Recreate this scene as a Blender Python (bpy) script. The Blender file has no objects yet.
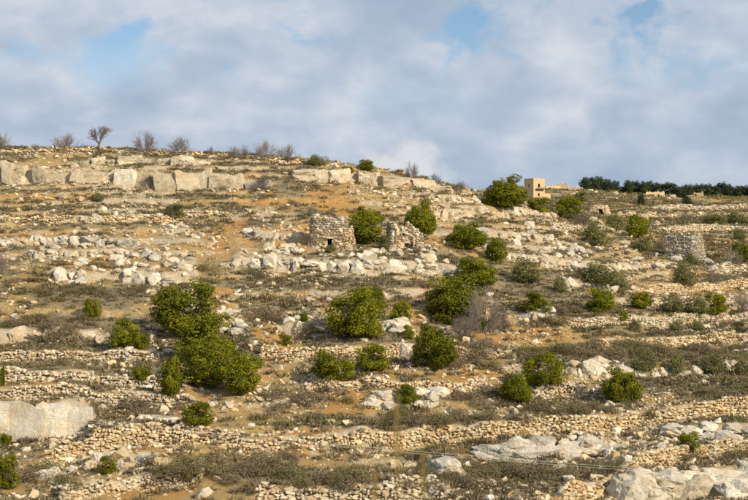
import bpy, bmesh, math, random
import numpy as np
from mathutils import Vector, Matrix

SC = bpy.context.scene
COL = SC.collection
R = math.radians
RNG = np.random.default_rng(20)
random.seed(20)

# ------------------------------------------------------------------ camera
FPX = 1455.0            # focal length in photo pixels (photo 748 x 500)
cam_d = bpy.data.cameras.new('camera')
cam_d.sensor_width = 36.0
cam_d.lens = 36.0 * FPX / 748.0
cam_d.clip_start = 0.1
cam_d.clip_end = 6000
cam_d.dof.use_dof = True
cam_d.dof.focus_distance = 140.0
cam_d.dof.aperture_fstop = 8.0
cam = bpy.data.objects.new('camera', cam_d)
COL.objects.link(cam)
cam.location = (0, 0, 0)
cam.rotation_euler = (R(90), 0, 0)
SC.camera = cam

# ------------------------------------------------------------------ sun direction, world
SUN_AZ = 47.0    # degrees to the right of straight behind the camera
SUN_EL = 30.0
sx = math.sin(R(SUN_AZ)) * math.cos(R(SUN_EL))
sy = -math.cos(R(SUN_AZ)) * math.cos(R(SUN_EL))
sz = math.sin(R(SUN_EL))

world = bpy.data.worlds.new('World')
SC.world = world
world.use_nodes = True
nt = world.node_tree
nt.nodes.clear()
W = nt.nodes.new


def wl(a, b):
    nt.links.new(a, b)


def wmath(op, a, b=None, c=None):
    n = W('ShaderNodeMath'); n.operation = op
    for i, v in enumerate((a, b, c)):
        if v is None:
            continue
        if isinstance(v, (int, float)):
            n.inputs[i].default_value = v
        else:
            wl(v, n.inputs[i])
    return n.outputs[0]


def wramp(fac, stops):
    n = W('ShaderNodeValToRGB')
    e = n.color_ramp.elements
    while len(e) < len(stops):
        e.new(0.5)
    for i, (p, c) in enumerate(stops):
        e[i].position = p
        e[i].color = (c[0], c[1], c[2], 1)
    wl(fac, n.inputs[0])
    return n.outputs[0]


def wnoise(vec, scale, detail, rough, dist=0.0):
    n = W('ShaderNodeTexNoise')
    n.inputs['Scale'].default_value = scale
    n.inputs['Detail'].default_value = detail
    n.inputs['Roughness'].default_value = rough
    n.inputs['Distortion'].default_value = dist
    wl(vec, n.inputs['Vector'])
    return n.outputs[0]


out = W('ShaderNodeOutputWorld')
sky = W('ShaderNodeTexSky')
sky.sky_type = 'NISHITA'
sky.sun_disc = False
sky.sun_elevation = R(SUN_EL)
sky.sun_rotation = math.atan2(sx, sy)
sky.air_density = 1.0
sky.dust_density = 0.2
sky.ozone_density = 4.0
bg_sky = W('ShaderNodeBackground')
bg_sky.inputs[1].default_value = 0.10
wl(sky.outputs[0], bg_sky.inputs[0])
tc = W('ShaderNodeTexCoord')
mp = W('ShaderNodeMapping')
mp.inputs['Scale'].default_value = (1.0, 1.0, 1.7)
mp.inputs['Location'].default_value = (3.7, 1.2, 0.35)
wl(tc.outputs['Generated'], mp.inputs['Vector'])
v = mp.outputs[0]
n_big = wnoise(v, 8.0, 6.0, 0.55, 0.25)
n_mid = wnoise(v, 24.0, 6.0, 0.5, 0.2)
n_gap = wnoise(v, 13.0, 7.0, 0.52, 0.4)
lump = wmath('ADD', wmath('MULTIPLY', n_big, 0.5), wmath('MULTIPLY', n_mid, 0.5))
ccol = wramp(lump, [(0.35, (0.35, 0.435, 0.56)), (0.47, (0.415, 0.495, 0.61)), (0.55, (0.495, 0.56, 0.655)), (0.66, (0.62, 0.665, 0.73))])
sep = W('ShaderNodeSeparateXYZ'); wl(tc.outputs['Generated'], sep.inputs[0])
# the gaps are rarer low over the horizon
el = wmath('MULTIPLY', sep.outputs[2], 0.55)
gapv = wmath('ADD', n_gap, wmath('MINIMUM', wmath('SUBTRACT', el, 0.03), 0.055))
gap = wramp(gapv, [(0.60, (0, 0, 0)), (0.69, (1, 1, 1))])
# one small sunlit cumulus just above the crest
ydiv = wmath('MAXIMUM', sep.outputs[1], 0.05)
cu = wmath('DIVIDE', sep.outputs[0], ydiv)
cv = wmath('DIVIDE', sep.outputs[2], ydiv)
n_cu = wnoise(tc.outputs['Generated'], 55.0, 5.0, 0.55)
n_cu2 = wmath('MULTIPLY', wmath('SUBTRACT', n_cu, 0.5), 1.9)
du = wmath('DIVIDE', wmath('SUBTRACT', cu, (408 - 374) / FPX), 0.031)
dv = wmath('DIVIDE', wmath('SUBTRACT', cv, (250 - 170) / FPX), 0.021)
rr = wmath('SQRT', wmath('ADD', wmath('MULTIPLY', du, du), wmath('MULTIPLY', dv, dv)))
cm = wmath('SUBTRACT', wmath('ADD', 1.0, n_cu2), rr)
cmask = wramp(wmath('ADD', wmath('MULTIPLY', cm, 0.8), 0.25), [(0.18, (0, 0, 0)), (0.62, (1, 1, 1))])
front = wmath('GREATER_THAN', sep.outputs[1], 0.3)
cmask = wmath('MULTIPLY', wmath('MULTIPLY', cmask, 0.9), front)
mixc = W('ShaderNodeMix'); mixc.data_type = 'RGBA'
wl(cmask, mixc.inputs[0]); wl(ccol, mixc.inputs[6]); mixc.inputs[7].default_value = (0.68, 0.69, 0.71, 1)
bg_cl = W('ShaderNodeBackground')
wl(mixc.outputs[2], bg_cl.inputs[0])
bg_cl.inputs[1].default_value = 1.0
mixs = W('ShaderNodeMixShader')
high = wramp(sep.outputs[2], [(0.085, (0, 0, 0)), (0.14, (1, 1, 1))])
gapf = wmath('MULTIPLY', wmath('MULTIPLY', gap, 0.95), high)
wl(gapf, mixs.inputs[0]); wl(bg_cl.outputs[0], mixs.inputs[1]); wl(bg_sky.outputs[0], mixs.inputs[2])
wl(mixs.outputs[0], out.inputs[0])

sun_d = bpy.data.lights.new('sun', 'SUN')
sun_d.energy = 4.9
sun_d.angle = R(0.5)
sun_d.color = (1.0, 0.87, 0.655)
sun = bpy.data.objects.new('sun', sun_d)
COL.objects.link(sun)
sun.location = (60, -60, 60)
sun.rotation_euler = Vector((sx, sy, sz)).to_track_quat('Z', 'Y').to_euler()

SC.view_settings.view_transform = 'Standard'
SC.view_settings.look = 'None'
SC.view_settings.gamma = 1.0
SC.view_settings.exposure = 0.10
SC.view_settings.use_curve_mapping = False
SC.cycles.max_bounces = 6
SC.cycles.diffuse_bounces = 3
SC.cycles.transparent_max_bounces = 4


# ------------------------------------------------------------------ materials
def new_mat(name):
    m = bpy.data.materials.new(name)
    m.use_nodes = True
    m.node_tree.nodes.clear()
    return m


class NB:
    def __init__(self, m):
        self.t = m.node_tree

    def n(self, kind, **kw):
        x = self.t.nodes.new(kind)
        for k, v in kw.items():
            setattr(x, k, v)
        return x

    def l(self, a, b):
        self.t.links.new(a, b)

    def put(self, sock, v):
        if isinstance(v, (int, float)):
            sock.default_value = v
        elif isinstance(v, tuple):
            sock.default_value = (v[0], v[1], v[2], 1) if len(sock.default_value) == 4 else v
        else:
            self.l(v, sock)

    def noise(self, vec, scale, detail=4, rough=0.55, dist=0.0):
        x = self.n('ShaderNodeTexNoise')
        self.l(vec, x.inputs['Vector'])
        x.inputs['Scale'].default_value = scale
        x.inputs['Detail'].default_value = detail
        x.inputs['Roughness'].default_value = rough
        x.inputs['Distortion'].default_value = dist
        return x.outputs[0]

    def math(self, op, a, b=None, clamp=False):
        x = self.n('ShaderNodeMath', operation=op)
        x.use_clamp = clamp
        self.put(x.inputs[0], a)
        if b is not None:
            self.put(x.inputs[1], b)
        return x.outputs[0]

    def ramp(self, f, stops):
        x = self.n('ShaderNodeValToRGB')
        e = x.color_ramp.elements
        while len(e) < len(stops):
            e.new(0.5)
        for i, (p, c) in enumerate(stops):
            e[i].position = p
            e[i].color = (c[0], c[1], c[2], 1) if isinstance(c, tuple) else (c, c, c, 1)
        self.l(f, x.inputs[0])
        return x.outputs[0]

    def mix(self, f, a, b, blend='MIX'):
        x = self.n('ShaderNodeMix', data_type='RGBA', blend_type=blend)
        self.put(x.inputs[0], f)
        self.put(x.inputs[6], a)
        self.put(x.inputs[7], b)
        return x.outputs[2]

    def finish(self, col, rough=0.95, bump=None, bstr=0.5, bdist=0.05, transl=None):
        o = self.n('ShaderNodeOutputMaterial')
        p = self.n('ShaderNodeBsdfPrincipled')
        self.put(p.inputs['Base Color'], col)
        p.inputs['Roughness'].default_value = rough
        p.inputs['Specular IOR Level'].default_value = 0.15
        if bump is not None:
            b = self.n('ShaderNodeBump')
            b.inputs['Strength'].default_value = bstr
            b.inputs['Distance'].default_value = bdist
            self.l(bump, b.inputs['Height'])
            self.l(b.outputs[0], p.inputs['Normal'])
        if transl:
            t = self.n('ShaderNodeBsdfTranslucent')
            self.put(t.inputs[0], col)
            ms = self.n('ShaderNodeMixShader')
            ms.inputs[0].default_value = transl
            self.l(p.outputs[0], ms.inputs[1]); self.l(t.outputs[0], ms.inputs[2])
            self.l(ms.outputs[0], o.inputs[0])
        else:
            self.l(p.outputs[0], o.inputs[0])


def rock_mat(name, base, light, stain, stain_amt=0.5, fine=False):
    m = new_mat(name); b = NB(m)
    pos = b.n('ShaderNodeNewGeometry').outputs['Position']
    oi = b.n('ShaderNodeObjectInfo')
    att = b.n('ShaderNodeAttribute', attribute_name='tint')
    n1 = b.noise(pos, 0.9, 5, 0.6)
    n2 = b.noise(pos, 3.5, 6, 0.65)
    n3 = b.noise(pos, 11.0, 5, 0.6)
    c = b.mix(b.ramp(n2, [(0.36, 0.0), (0.62, 1.0)]), base, light)
    c = b.mix(b.math('MULTIPLY', b.ramp(n1, [(0.44, 0.0), (0.62, 1.0)]), stain_amt), c, stain)
    c = b.mix(b.math('MULTIPLY', b.ramp(n3, [(0.55, 0.0), (0.72, 1.0)]), 0.45), c, (0.19, 0.165, 0.13))
    rnd = b.math('ADD', oi.outputs['Random'], att.outputs['Fac'])
    k = b.math('ADD', b.math('MULTIPLY', b.math('FRACT', b.math('MULTIPLY', rnd, 7.13)), 0.42), 0.80)
    vm = b.n('ShaderNodeVectorMath', operation='SCALE')
    b.l(c, vm.inputs[0]); b.l(k, vm.inputs['Scale'])
    h = b.math('ADD', n2, b.math('MULTIPLY', n3, 0.6))
    b.finish(vm.outputs[0], 0.95, h, 0.9, 0.03 if fine else 0.13)
    return m


def leaf_mat(name, dark, light, transl=0.25, nscale=2.2):
    m = new_mat(name); b = NB(m)
    pos = b.n('ShaderNodeNewGeometry').outputs['Position']
    oi = b.n('ShaderNodeObjectInfo')
    att = b.n('ShaderNodeAttribute', attribute_name='tint')
    n1 = b.noise(pos, nscale, 3, 0.6)
    f = b.math('ADD', b.math('MULTIPLY', n1, 0.6), b.math('MULTIPLY', att.outputs['Fac'], 0.5))
    c = b.mix(b.ramp(f, [(0.3, 0.0), (0.8, 1.0)]), dark, light)
    k = b.math('ADD', b.math('MULTIPLY', oi.outputs['Random'], 0.35), 0.82)
    vm = b.n('ShaderNodeVectorMath', operation='SCALE')
    b.l(c, vm.inputs[0]); b.l(k, vm.inputs['Scale'])
    b.finish(vm.outputs[0], 0.6, transl=transl)
    return m


M = {}
ROCKC = {'pale': ((0.49, 0.41, 0.285), (0.655, 0.58, 0.435), (0.45, 0.30, 0.135), 0.5),
         'white': ((0.54, 0.485, 0.385), (0.69, 0.64, 0.53), (0.48, 0.34, 0.17), 0.42),
         'grey': ((0.44, 0.40, 0.33), (0.62, 0.58, 0.49), (0.44, 0.34, 0.20), 0.35),
         'ochre': ((0.52, 0.405, 0.235), (0.68, 0.575, 0.39), (0.48, 0.295, 0.115), 0.5)}
for k_, a_ in ROCKC.items():
    M[k_] = rock_mat(k_ + '_limestone', *a_)
    M[k_ + '_s'] = rock_mat(k_ + '_stones', *a_, fine=True)
M['oak'] = leaf_mat('oak_leaves', (0.066, 0.088, 0.006), (0.305, 0.285, 0.010), 0.28)
M['olive'] = leaf_mat('olive_leaves', (0.125, 0.128, 0.045), (0.26, 0.24, 0.085), 0.2)
M['pine'] = leaf_mat('pine_needles', (0.022, 0.040, 0.016), (0.060, 0.085, 0.028), 0.1, 0.8)
M['yellowgreen'] = leaf_mat('yellowing_leaves', (0.10, 0.085, 0.012), (0.22, 0.18, 0.025), 0.25)
M['scrub'] = leaf_mat('thorny_scrub', (0.135, 0.104, 0.062), (0.31, 0.245, 0.145), 0.1, 1.2)
M['scrub_olive'] = leaf_mat('olive_scrub', (0.120, 0.106, 0.044), (0.27, 0.23, 0.10), 0.12, 1.2)
M['drygrass'] = leaf_mat('dry_grass', (0.22, 0.165, 0.080), (0.37, 0.28, 0.14), 0.2, 0.7)
M['vine'] = leaf_mat('bare_vines', (0.13, 0.085, 0.065), (0.23, 0.155, 0.115), 0.05, 0.5)
M['twig'] = leaf_mat('bare_twigs', (0.19, 0.155, 0.125), (0.32, 0.27, 0.22), 0.0)

m = new_mat('bark'); b = NB(m)
pos = b.n('ShaderNodeNewGeometry').outputs['Position']
nn = b.noise(pos, 9, 4, 0.6)
b.finish(b.ramp(nn, [(0.3, (0.06, 0.048, 0.036)), (0.7, (0.17, 0.14, 0.11))]), 0.95, nn, 0.6, 0.03)
M['bark'] = m

m = new_mat('hillside_ground'); b = NB(m)
pos = b.n('ShaderNodeNewGeometry').outputs['Position']
msk = b.n('ShaderNodeAttribute', attribute_name='cover')
sp = b.n('ShaderNodeSeparateColor'); b.l(msk.outputs['Color'], sp.inputs[0])
n1 = b.noise(pos, 0.35, 5, 0.6)
n2 = b.noise(pos, 1.7, 6, 0.65)
n3 = b.noise(pos, 6.0, 6, 0.65)
n4 = b.noise(pos, 17.0, 3, 0.6)
soil = b.mix(b.ramp(n2, [(0.35, 0.0), (0.68, 1.0)]), (0.395, 0.250, 0.090), (0.55, 0.400, 0.175))
orange = b.mix(b.ramp(n3, [(0.35, 0.0), (0.65, 1.0)]), (0.45, 0.225, 0.058), (0.56, 0.340, 0.120))
grass = b.mix(b.ramp(n3, [(0.34, 0.0), (0.64, 1.0)]), (0.19, 0.155, 0.088), (0.35, 0.29, 0.17))
rock = b.mix(b.ramp(n2, [(0.35, 0.0), (0.62, 1.0)]), (0.44, 0.345, 0.21), (0.59, 0.505, 0.36))
edge = b.math('MULTIPLY', b.math('SUBTRACT', b.math('ADD', b.math('MULTIPLY', n3, 0.6), b.math('MULTIPLY', n2, 0.4)), 0.5), 1.5)


def soft(mask, lo=0.38, hi=0.62):
    return b.ramp(b.math('ADD', mask, edge), [(lo, 0.0), (hi, 1.0)])


c = b.mix(soft(sp.outputs[2]), soil, orange)
c = b.mix(soft(sp.outputs[0]), c, grass)
c = b.mix(soft(sp.outputs[1]), c, rock)
# pale stone chips lying in the soil
vor = b.n('ShaderNodeTexVoronoi'); vor.inputs['Scale'].default_value = 3.2
b.l(pos, vor.inputs['Vector'])
chip = b.math('MULTIPLY', b.ramp(vor.outputs['Distance'], [(0.22, 1.0), (0.30, 0.0)]), b.ramp(n2, [(0.46, 0.0), (0.60, 1.0)]))
c = b.mix(b.math('MULTIPLY', chip, 0.75), c, (0.58, 0.50, 0.37))
c = b.mix(b.math('MULTIPLY', b.ramp(n4, [(0.52, 0.0), (0.72, 1.0)]), 0.35), c, (0.14, 0.11, 0.065))
hgt = b.math('ADD', b.math('ADD', n3, b.math('MULTIPLY', n4, 0.5)), b.math('MULTIPLY', chip, 0.5))
b.finish(c, 1.0, hgt, 1.0, 0.16)
M['ground'] = m

m = new_mat('tower_masonry'); b = NB(m)
pos = b.n('ShaderNodeNewGeometry').outputs['Position']
nn = b.noise(pos, 1.3, 5, 0.6)
n2 = b.noise(pos, 5.0, 4, 0.6)
b.finish(b.mix(b.ramp(n2, [(0.35, 0.0), (0.65, 1.0)]), (0.46, 0.345, 0.19), (0.60, 0.48, 0.29)), 0.95, nn, 0.6, 0.1)
M['masonry'] = m
m = new_mat('dark_timber'); b = NB(m); b.finish((0.05, 0.04, 0.035), 0.9); M['dark'] = m
m = new_mat('cable_sheath'); b = NB(m); b.finish((0.42, 0.40, 0.37), 0.6); M['cable'] = m
m = new_mat('straw'); b = NB(m); b.finish((0.42, 0.31, 0.10), 0.7, transl=0.35); M['straw'] = m
m = new_mat('pole_timber'); b = NB(m); b.finish((0.2, 0.15, 0.1), 0.9); M['pole'] = m


# ------------------------------------------------------------------ helpers
def mesh_np(name, verts, faces, mat, tint=None, smooth=False):
    """verts (n,3) float, faces (m,k) int with constant k"""
    verts = np.asarray(verts, np.float32); faces = np.asarray(faces, np.int32)
    me = bpy.data.meshes.new(name)
    k = faces.shape[1]; mcount = faces.shape[0]
    me.vertices.add(len(verts)); me.vertices.foreach_set('co', verts.ravel())
    me.loops.add(mcount * k); me.loops.foreach_set('vertex_index', faces.ravel())
    me.polygons.add(mcount)
    me.polygons.foreach_set('loop_start', np.arange(0, mcount * k, k, dtype=np.int32))
    me.polygons.foreach_set('use_smooth', np.full(mcount, smooth, dtype=bool))
    me.update(calc_edges=True)
    if tint is not None:
        a = me.attributes.new('tint', 'FLOAT', 'POINT')
        a.data.foreach_set('value', np.asarray(tint, np.float32))
    if mat is not None:
        me.materials.append(mat)
    return me


def obj(name, me, parent=None):
    o = bpy.data.objects.new(name, me)
    COL.objects.link(o)
    if parent is not None:
        o.parent = parent
    return o


def thing(name, label, cat, loc=(0, 0, 0), rz=0.0, group=None):
    o = bpy.data.objects.new(name, None)
    o.empty_display_size = 0.3
    COL.objects.link(o)
    o.location = loc
    o.rotation_euler = (0, 0, rz)
    tag(o, label, cat, group)
    return o


def tag(o, label, cat, group=None):
    o['label'] = label; o['category'] = cat
    if group:
        o['group'] = group
    return o


# lattice value noise
_T = np.random.default_rng(5).random((256, 256))


def vnoise(x, y):
    xi = np.floor(x).astype(int); yi = np.floor(y).astype(int)
    fx = x - xi; fy = y - yi
    fx = fx * fx * (3 - 2 * fx); fy = fy * fy * (3 - 2 * fy)
    a = _T[xi & 255, yi & 255]; b_ = _T[(xi + 1) & 255, yi & 255]
    c_ = _T[xi & 255, (yi + 1) & 255]; d_ = _T[(xi + 1) & 255, (yi + 1) & 255]
    return (a * (1 - fx) + b_ * fx) * (1 - fy) + (c_ * (1 - fx) + d_ * fx) * fy - 0.5


def fbm(x, y, s, oct=4, gain=0.5):
    t = 0; a = 1.0
    for o in range(oct):
        t = t + a * vnoise(x / s + 17.3 * o, y / s + 5.1 * o)
        s = s / 2.03; a *= gain
    return t


# ------------------------------------------------------------------ terrain: profiles (distance, height) along lines of sight
def prof(*pts):
    return [(d, (250 - py) * d / FPX) for d, py in pts]


NEAR = [(0, -1.15), (3, -1.3), (6, -2.0), (12, -3.8), (25, -7.5), (40, -12.2), (52, -15.6), (62, -17.4)]
PROFILES = {
    -900: NEAR + prof((88, 500), (105, 420), (125, 345), (150, 262), (175, 205), (200, 160), (218, 160), (260, 185), (700, 240), (900, 245)),
    0: NEAR + prof((88, 500), (105, 420), (125, 345), (150, 260), (175, 195), (200, 150), (215, 151), (260, 175), (700, 235), (900, 240)),
    200: NEAR + prof((88, 500), (105, 421), (125, 346), (150, 264), (175, 200), (200, 155), (215, 156), (260, 182), (700, 232), (900, 240)),
    330: NEAR + prof((88, 500), (105, 423), (125, 348), (150, 268), (175, 209), (198, 165), (210, 165), (260, 190), (700, 215), (900, 225)),
    410: NEAR + prof((88, 500), (105, 426), (125, 351), (150, 275), (175, 216), (197, 178), (208, 178), (260, 196), (420, 203), (600, 198), (700, 199), (900, 220)),
    480: NEAR + prof((88, 500), (105, 430), (125, 360), (150, 290), (175, 235), (200, 196), (215, 194), (260, 199), (400, 199), (600, 191), (680, 191), (900, 214)),
    560: NEAR + prof((88, 500), (105, 434), (125, 368), (150, 302), (180, 250), (210, 219), (245, 211), (320, 207), (450, 199), (600, 189), (700, 191), (900, 214)),
    650: NEAR + prof((88, 500), (105, 437), (125, 374), (150, 316), (190, 268), (240, 241), (320, 221), (450, 205), (600, 193), (720, 192), (900, 214)),
    748: NEAR + prof((88, 500), (105, 440), (125, 379), (150, 324), (195, 278), (250, 249), (330, 226), (460, 207), (620, 195), (720, 194), (900, 214)),
    1650: NEAR + prof((88, 500), (105, 440), (125, 382), (150, 328), (195, 284), (250, 254), (330, 228), (460, 208), (620, 195), (720, 194), (900, 214)),
}
cols = np.concatenate([np.arange(-900, -170, 40), np.arange(-170, 920, 2.2), np.arange(930, 1650, 40)])
rows = np.concatenate([np.arange(0, 60, 2.0), np.arange(60, 84, 0.6), np.arange(84, 212, 0.27),
                       np.arange(212, 262, 0.4), np.arange(262, 360, 0.8), np.arange(360, 740, 2.6), np.arange(745, 901, 15)])
NC, NR = len(cols), len(rows)


def pchip(x, y, xq):
    x = np.asarray(x, float); y = np.asarray(y, float)
    h = np.diff(x); dl = np.diff(y, axis=0) / (h if y.ndim == 1 else h[:, None])
    m_ = np.zeros_like(y)
    a, b_ = dl[:-1], dl[1:]
    ok = (a * b_) > 0
    hm = np.where(ok, 2 * a * b_ / np.where(ok, a + b_, 1), 0)
    m_[1:-1] = hm; m_[0] = dl[0]; m_[-1] = dl[-1]
    i = np.clip(np.searchsorted(x, xq) - 1, 0, len(x) - 2)
    t = (xq - x[i]) / h[i]
    H_ = h[i]
    if y.ndim > 1:
        t = t[:, None]; H_ = H_[:, None]
    t2, t3 = t * t, t * t * t
    return (2*t3 - 3*t2 + 1) * y[i] + (t3 - 2*t2 + t) * H_ * m_[i] + (-2*t3 + 3*t2) * y[i+1] + (t3 - t2) * H_ * m_[i+1]


pk = sorted(PROFILES)
ptab = np.array([pchip(*zip(*PROFILES[k]), rows) for k in pk])          # (nprof, NR)
BASE = pchip(pk, ptab, cols)                                            # (NC, NR)
D2 = np.broadcast_to(rows[None, :], BASE.shape)
P2 = np.broadcast_to(cols[:, None], BASE.shape)
X2 = (P2 - 374) / FPX * D2

# terrace lines: id, kind, polyline in photo pixels (lines of sight to mid height of the riser), step height m, material, label
TER = [
 ('wall', [(-60, 151), (0, 152), (100, 152.5), (200, 157), (300, 163), (345, 168)], 0.34, 'ochre', 'low ochre rubble wall along the hill crest below the bare trees'),
 ('ledge', [(86, 163), (130, 163), (205, 166)], 0.7, 'pale', 'thin upper pale rock ledge between hill crest and long cliff band'),
 ('ledge', [(-60, 173), (0, 174), (80, 178), (140, 181), (200, 182), (262, 184)], 1.75, 'pale', 'long pale limestone cliff band across the upper left slope'),
 ('ledge', [(288, 174), (330, 177), (370, 180), (410, 184), (445, 191)], 1.2, 'pale', 'pale limestone ledge below the two green bushes on the crest'),
 ('bank', [(-60, 196), (100, 199), (260, 203), (400, 201)], 0.5, None, None),
 ('wall', [(-60, 218), (60, 220), (160, 217), (235, 214)], 0.6, 'ochre', 'broken ochre stone terrace line on the left slope above the boulders'),
 ('ledge', [(395, 194), (440, 200), (480, 205)], 0.8, 'pale', 'short pale ledge on the shoulder left of the big round oak'),
 ('ledge', [(425, 214), (480, 213), (530, 212), (566, 219)], 1.0, 'pale', 'pale rock ledge under the big round oak near the tower'),
 ('ledge', [(238, 236), (270, 236), (304, 240)], 1.0, 'grey', 'row of grey boulders just left of the stone hut with doorway'),
 ('ledge', [(-60, 239), (20, 240), (85, 243), (150, 247)], 0.75, 'grey', 'row of grey white boulders on the far left slope'),
 ('ledge', [(20, 253), (130, 252), (190, 257)], 0.6, 'pale', 'low cream ledge above the big white outcrop on the left'),
 ('ledge', [(40, 274), (100, 277), (150, 277), (204, 277)], 1.25, 'white', 'broad white limestone outcrop above the largest oak cluster'),
 ('ledge', [(226, 266), (270, 263), (310, 264), (345, 268), (390, 268), (425, 270), (465, 272)], 1.3, 'white', 'massive white boulder outcrop directly below the two stone huts'),
 ('ledge', [(470, 231), (530, 238), (585, 250)], 0.8, 'pale', 'broken pale ledge on the shoulder below the big round oak'),
 ('ledge', [(490, 254), (560, 262), (606, 266)], 1.0, 'pale', 'pale ledge running behind the grey green olive tree'),
 ('bank', [(170, 294), (300, 293), (430, 292)], 0.7, None, None),
 ('bank', [(-60, 318), (60, 313), (130, 314)], 0.6, None, None),
 ('ledge', [(-60, 337), (0, 337), (60, 336), (112, 339)], 1.15, 'pale', 'pale ledge left of the small oak bush on the left terrace'),
 ('ledge', [(214, 304), (236, 318), (246, 332)], 0.9, 'white', 'stepped white rocks beside the right edge of the largest oak'),
 ('ledge', [(272, 327), (318, 331), (330, 333)], 0.9, 'pale', 'pale ledge touching the left side of the central oak'),
 ('wall', [(-60, 358), (0, 357), (90, 356), (165, 359)], 0.8, 'pale', 'rubble terrace wall left of the small oak under the largest cluster'),
 ('wall', [(255, 357), (330, 351), (400, 350), (470, 352), (505, 354)], 0.7, 'ochre', 'ochre stone terrace wall behind the two small central oaks'),
 ('ledge', [(375, 347), (420, 352)], 1.0, 'white', 'white rock slab left of the oak below the bare grey tree'),
 ('wall', [(-60, 383), (0, 380), (60, 380), (130, 385), (190, 389)], 0.9, 'pale', 'rubble terrace wall passing under the leaning narrow oak'),
 ('wall', [(-60, 400), (0, 398), (90, 398), (180, 402), (200, 404)], 1.0, 'pale', 'stony terrace wall directly above the big white slab'),
 ('wall', [(300, 394), (340, 387), (400, 388), (460, 388), (498, 391)], 0.8, 'ochre', 'ochre terrace wall above the small bright oak bush'),
 ('wall', [(528, 394), (560, 391), (600, 394), (612, 396)], 0.9, 'pale', 'short dry stone wall between the two right hand oaks'),
 ('bank', [(215, 415), (300, 412), (390, 412), (500, 410)], 0.6, None, None),
 ('ledge', [(362, 404), (400, 408), (440, 407)], 0.8, 'white', 'pale boulders below the small bright oak bush'),
 ('ledge', [(440, 412), (480, 414), (530, 413)], 0.4, 'pale', 'thin pale stone strip below the paired oaks'),
 ('ledge', [(-80, 426), (-20, 424), (40, 421), (78, 418), (96, 417)], 2.5, 'white', 'huge smooth white rock slab at the left edge'),
 ('ledge', [(135, 417), (165, 419), (185, 421)], 0.6, 'white', 'low white rock left of the round oak by the cables'),
 ('wall', [(38, 456), (70, 447), (100, 440), (140, 436), (185, 436), (250, 442), (300, 442), (390, 438), (460, 433), (530, 429), (600, 424), (650, 419), (700, 415), (790, 410)], 1.25, 'ochre', 'long curving dry stone terrace wall crossing the lower hillside'),
 ('ledge', [(468, 450), (505, 451), (545, 452)], 1.3, 'grey', 'grey slab ledge under the long wall near the cables'),
 ('ledge', [(550, 449), (580, 447), (612, 445)], 1.3, 'grey', 'tilted grey bedrock slabs under the long wall'),
 ('ledge', [(655, 431), (700, 430), (790, 429)], 1.2, 'grey', 'stepped grey slabs behind the small oak at lower right'),
 ('ledge', [(108, 460), (140, 457), (170, 454)], 1.0, 'grey', 'squared grey blocks beside the leafy bush at lower left'),
 ('ledge', [(345, 458), (380, 458), (425, 461)], 0.7, 'pale', 'pale rocks left of the white boulder at bottom centre'),
 ('wall', [(55, 497), (85, 487), (110, 481), (150, 475), (205, 474)], 0.9, 'pale', 'rising stone wall at the bottom left corner'),
 ('wall', [(250, 497), (330, 494), (400, 493), (456, 494)], 1.2, 'pale', 'dry stone wall at the bottom centre edge'),
 ('wall', [(556, 499), (600, 486), (640, 473), (680, 461), (720, 453), (790, 443)], 0.9, 'ochre', 'rising dry stone wall above the bottom right slabs'),
 ('ledge', [(612, 492), (655, 484), (700, 480), (790, 474)], 1.7, 'white', 'big smooth white bedrock slabs at the bottom right corner'),
 ('wall', [(560, 324), (620, 322), (680, 320), (790, 317)], 0.9, 'pale', 'pale wall above the narrow ochre path on the right'),
 ('wall', [(588, 344), (650, 341), (790, 338)], 0.9, 'ochre', 'low stone wall under the ochre path on the right'),
 ('ledge', [(562, 372), (620, 371), (700, 369), (790, 366)], 0.9, 'white', 'white ledge behind the row of young trees on the right'),
 ('ledge', [(512, 314), (550, 318), (560, 320)], 0.8, 'white', 'white flat slabs below the compact oak right of centre'),
 ('wall', [(640, 287), (700, 287), (790, 281)], 1.0, 'ochre', 'long ochre wall above the line of olives at right'),
 ('ledge', [(560, 282), (590, 287), (640, 290)], 0.9, 'white', 'broken white rocks under the spreading olive at right'),
 ('ledge', [(600, 268), (640, 266), (672, 264)], 0.9, 'pale', 'pale rock shelf left of the square rubble mound'),
 ('wall', [(640, 303), (700, 302), (790, 298)], 0.6, 'pale', 'faint stone line behind the olive row at right'),
 ('wall', [(705, 270), (790, 268)], 0.9, 'pale', 'pale terrace wall right of the rubble mound'),
 ('wall', [(655, 230), (710, 230), (790, 232)], 1.4, 'pale', 'distant pale terrace wall just above the rubble mound'),
 ('wall', [(615, 215.5), (680, 216), (790, 216)], 1.6, 'ochre', 'distant ochre terrace wall right of the tiny arched hut'),
 ('wall', [(640, 208), (700, 208), (790, 207)], 1.8, 'pale', 'farthest pale terrace wall below the dark tree row'),
 ('wall', [(545, 228), (600, 231), (640, 234)], 0.9, 'pale', 'low wall behind the grey green olive above the right terraces'),
]


def inv_depth(px, py):
    """depth along the smooth hill seen at a photo pixel (vectorised over px)"""
    px = np.atleast_1d(np.asarray(px, float)); py = np.atleast_1d(np.asarray(py, float))
    ci = np.interp(px, cols, np.arange(NC)); i0 = np.clip(np.floor(ci).astype(int), 0, NC - 2); f = ci - i0
    outd = np.empty(len(px))
    for q in range(len(px)):
        z = BASE[i0[q]] * (1 - f[q]) + BASE[i0[q] + 1] * f[q]
        pp = 250 - FPX * z / np.maximum(rows, 0.1)
        ok = np.where((rows > 70) & (pp <= py[q]))[0]
        if len(ok) == 0:
            s = (rows > 150) & (rows < 235)
            outd[q] = rows[s][np.argmin(pp[s])]
        else:
            k = ok[0]
            t = (py[q] - pp[k-1]) / (pp[k] - pp[k-1] - 1e-9)
            outd[q] = rows[k-1] + np.clip(t, 0, 1) * (rows[k] - rows[k-1])
    return outd


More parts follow.
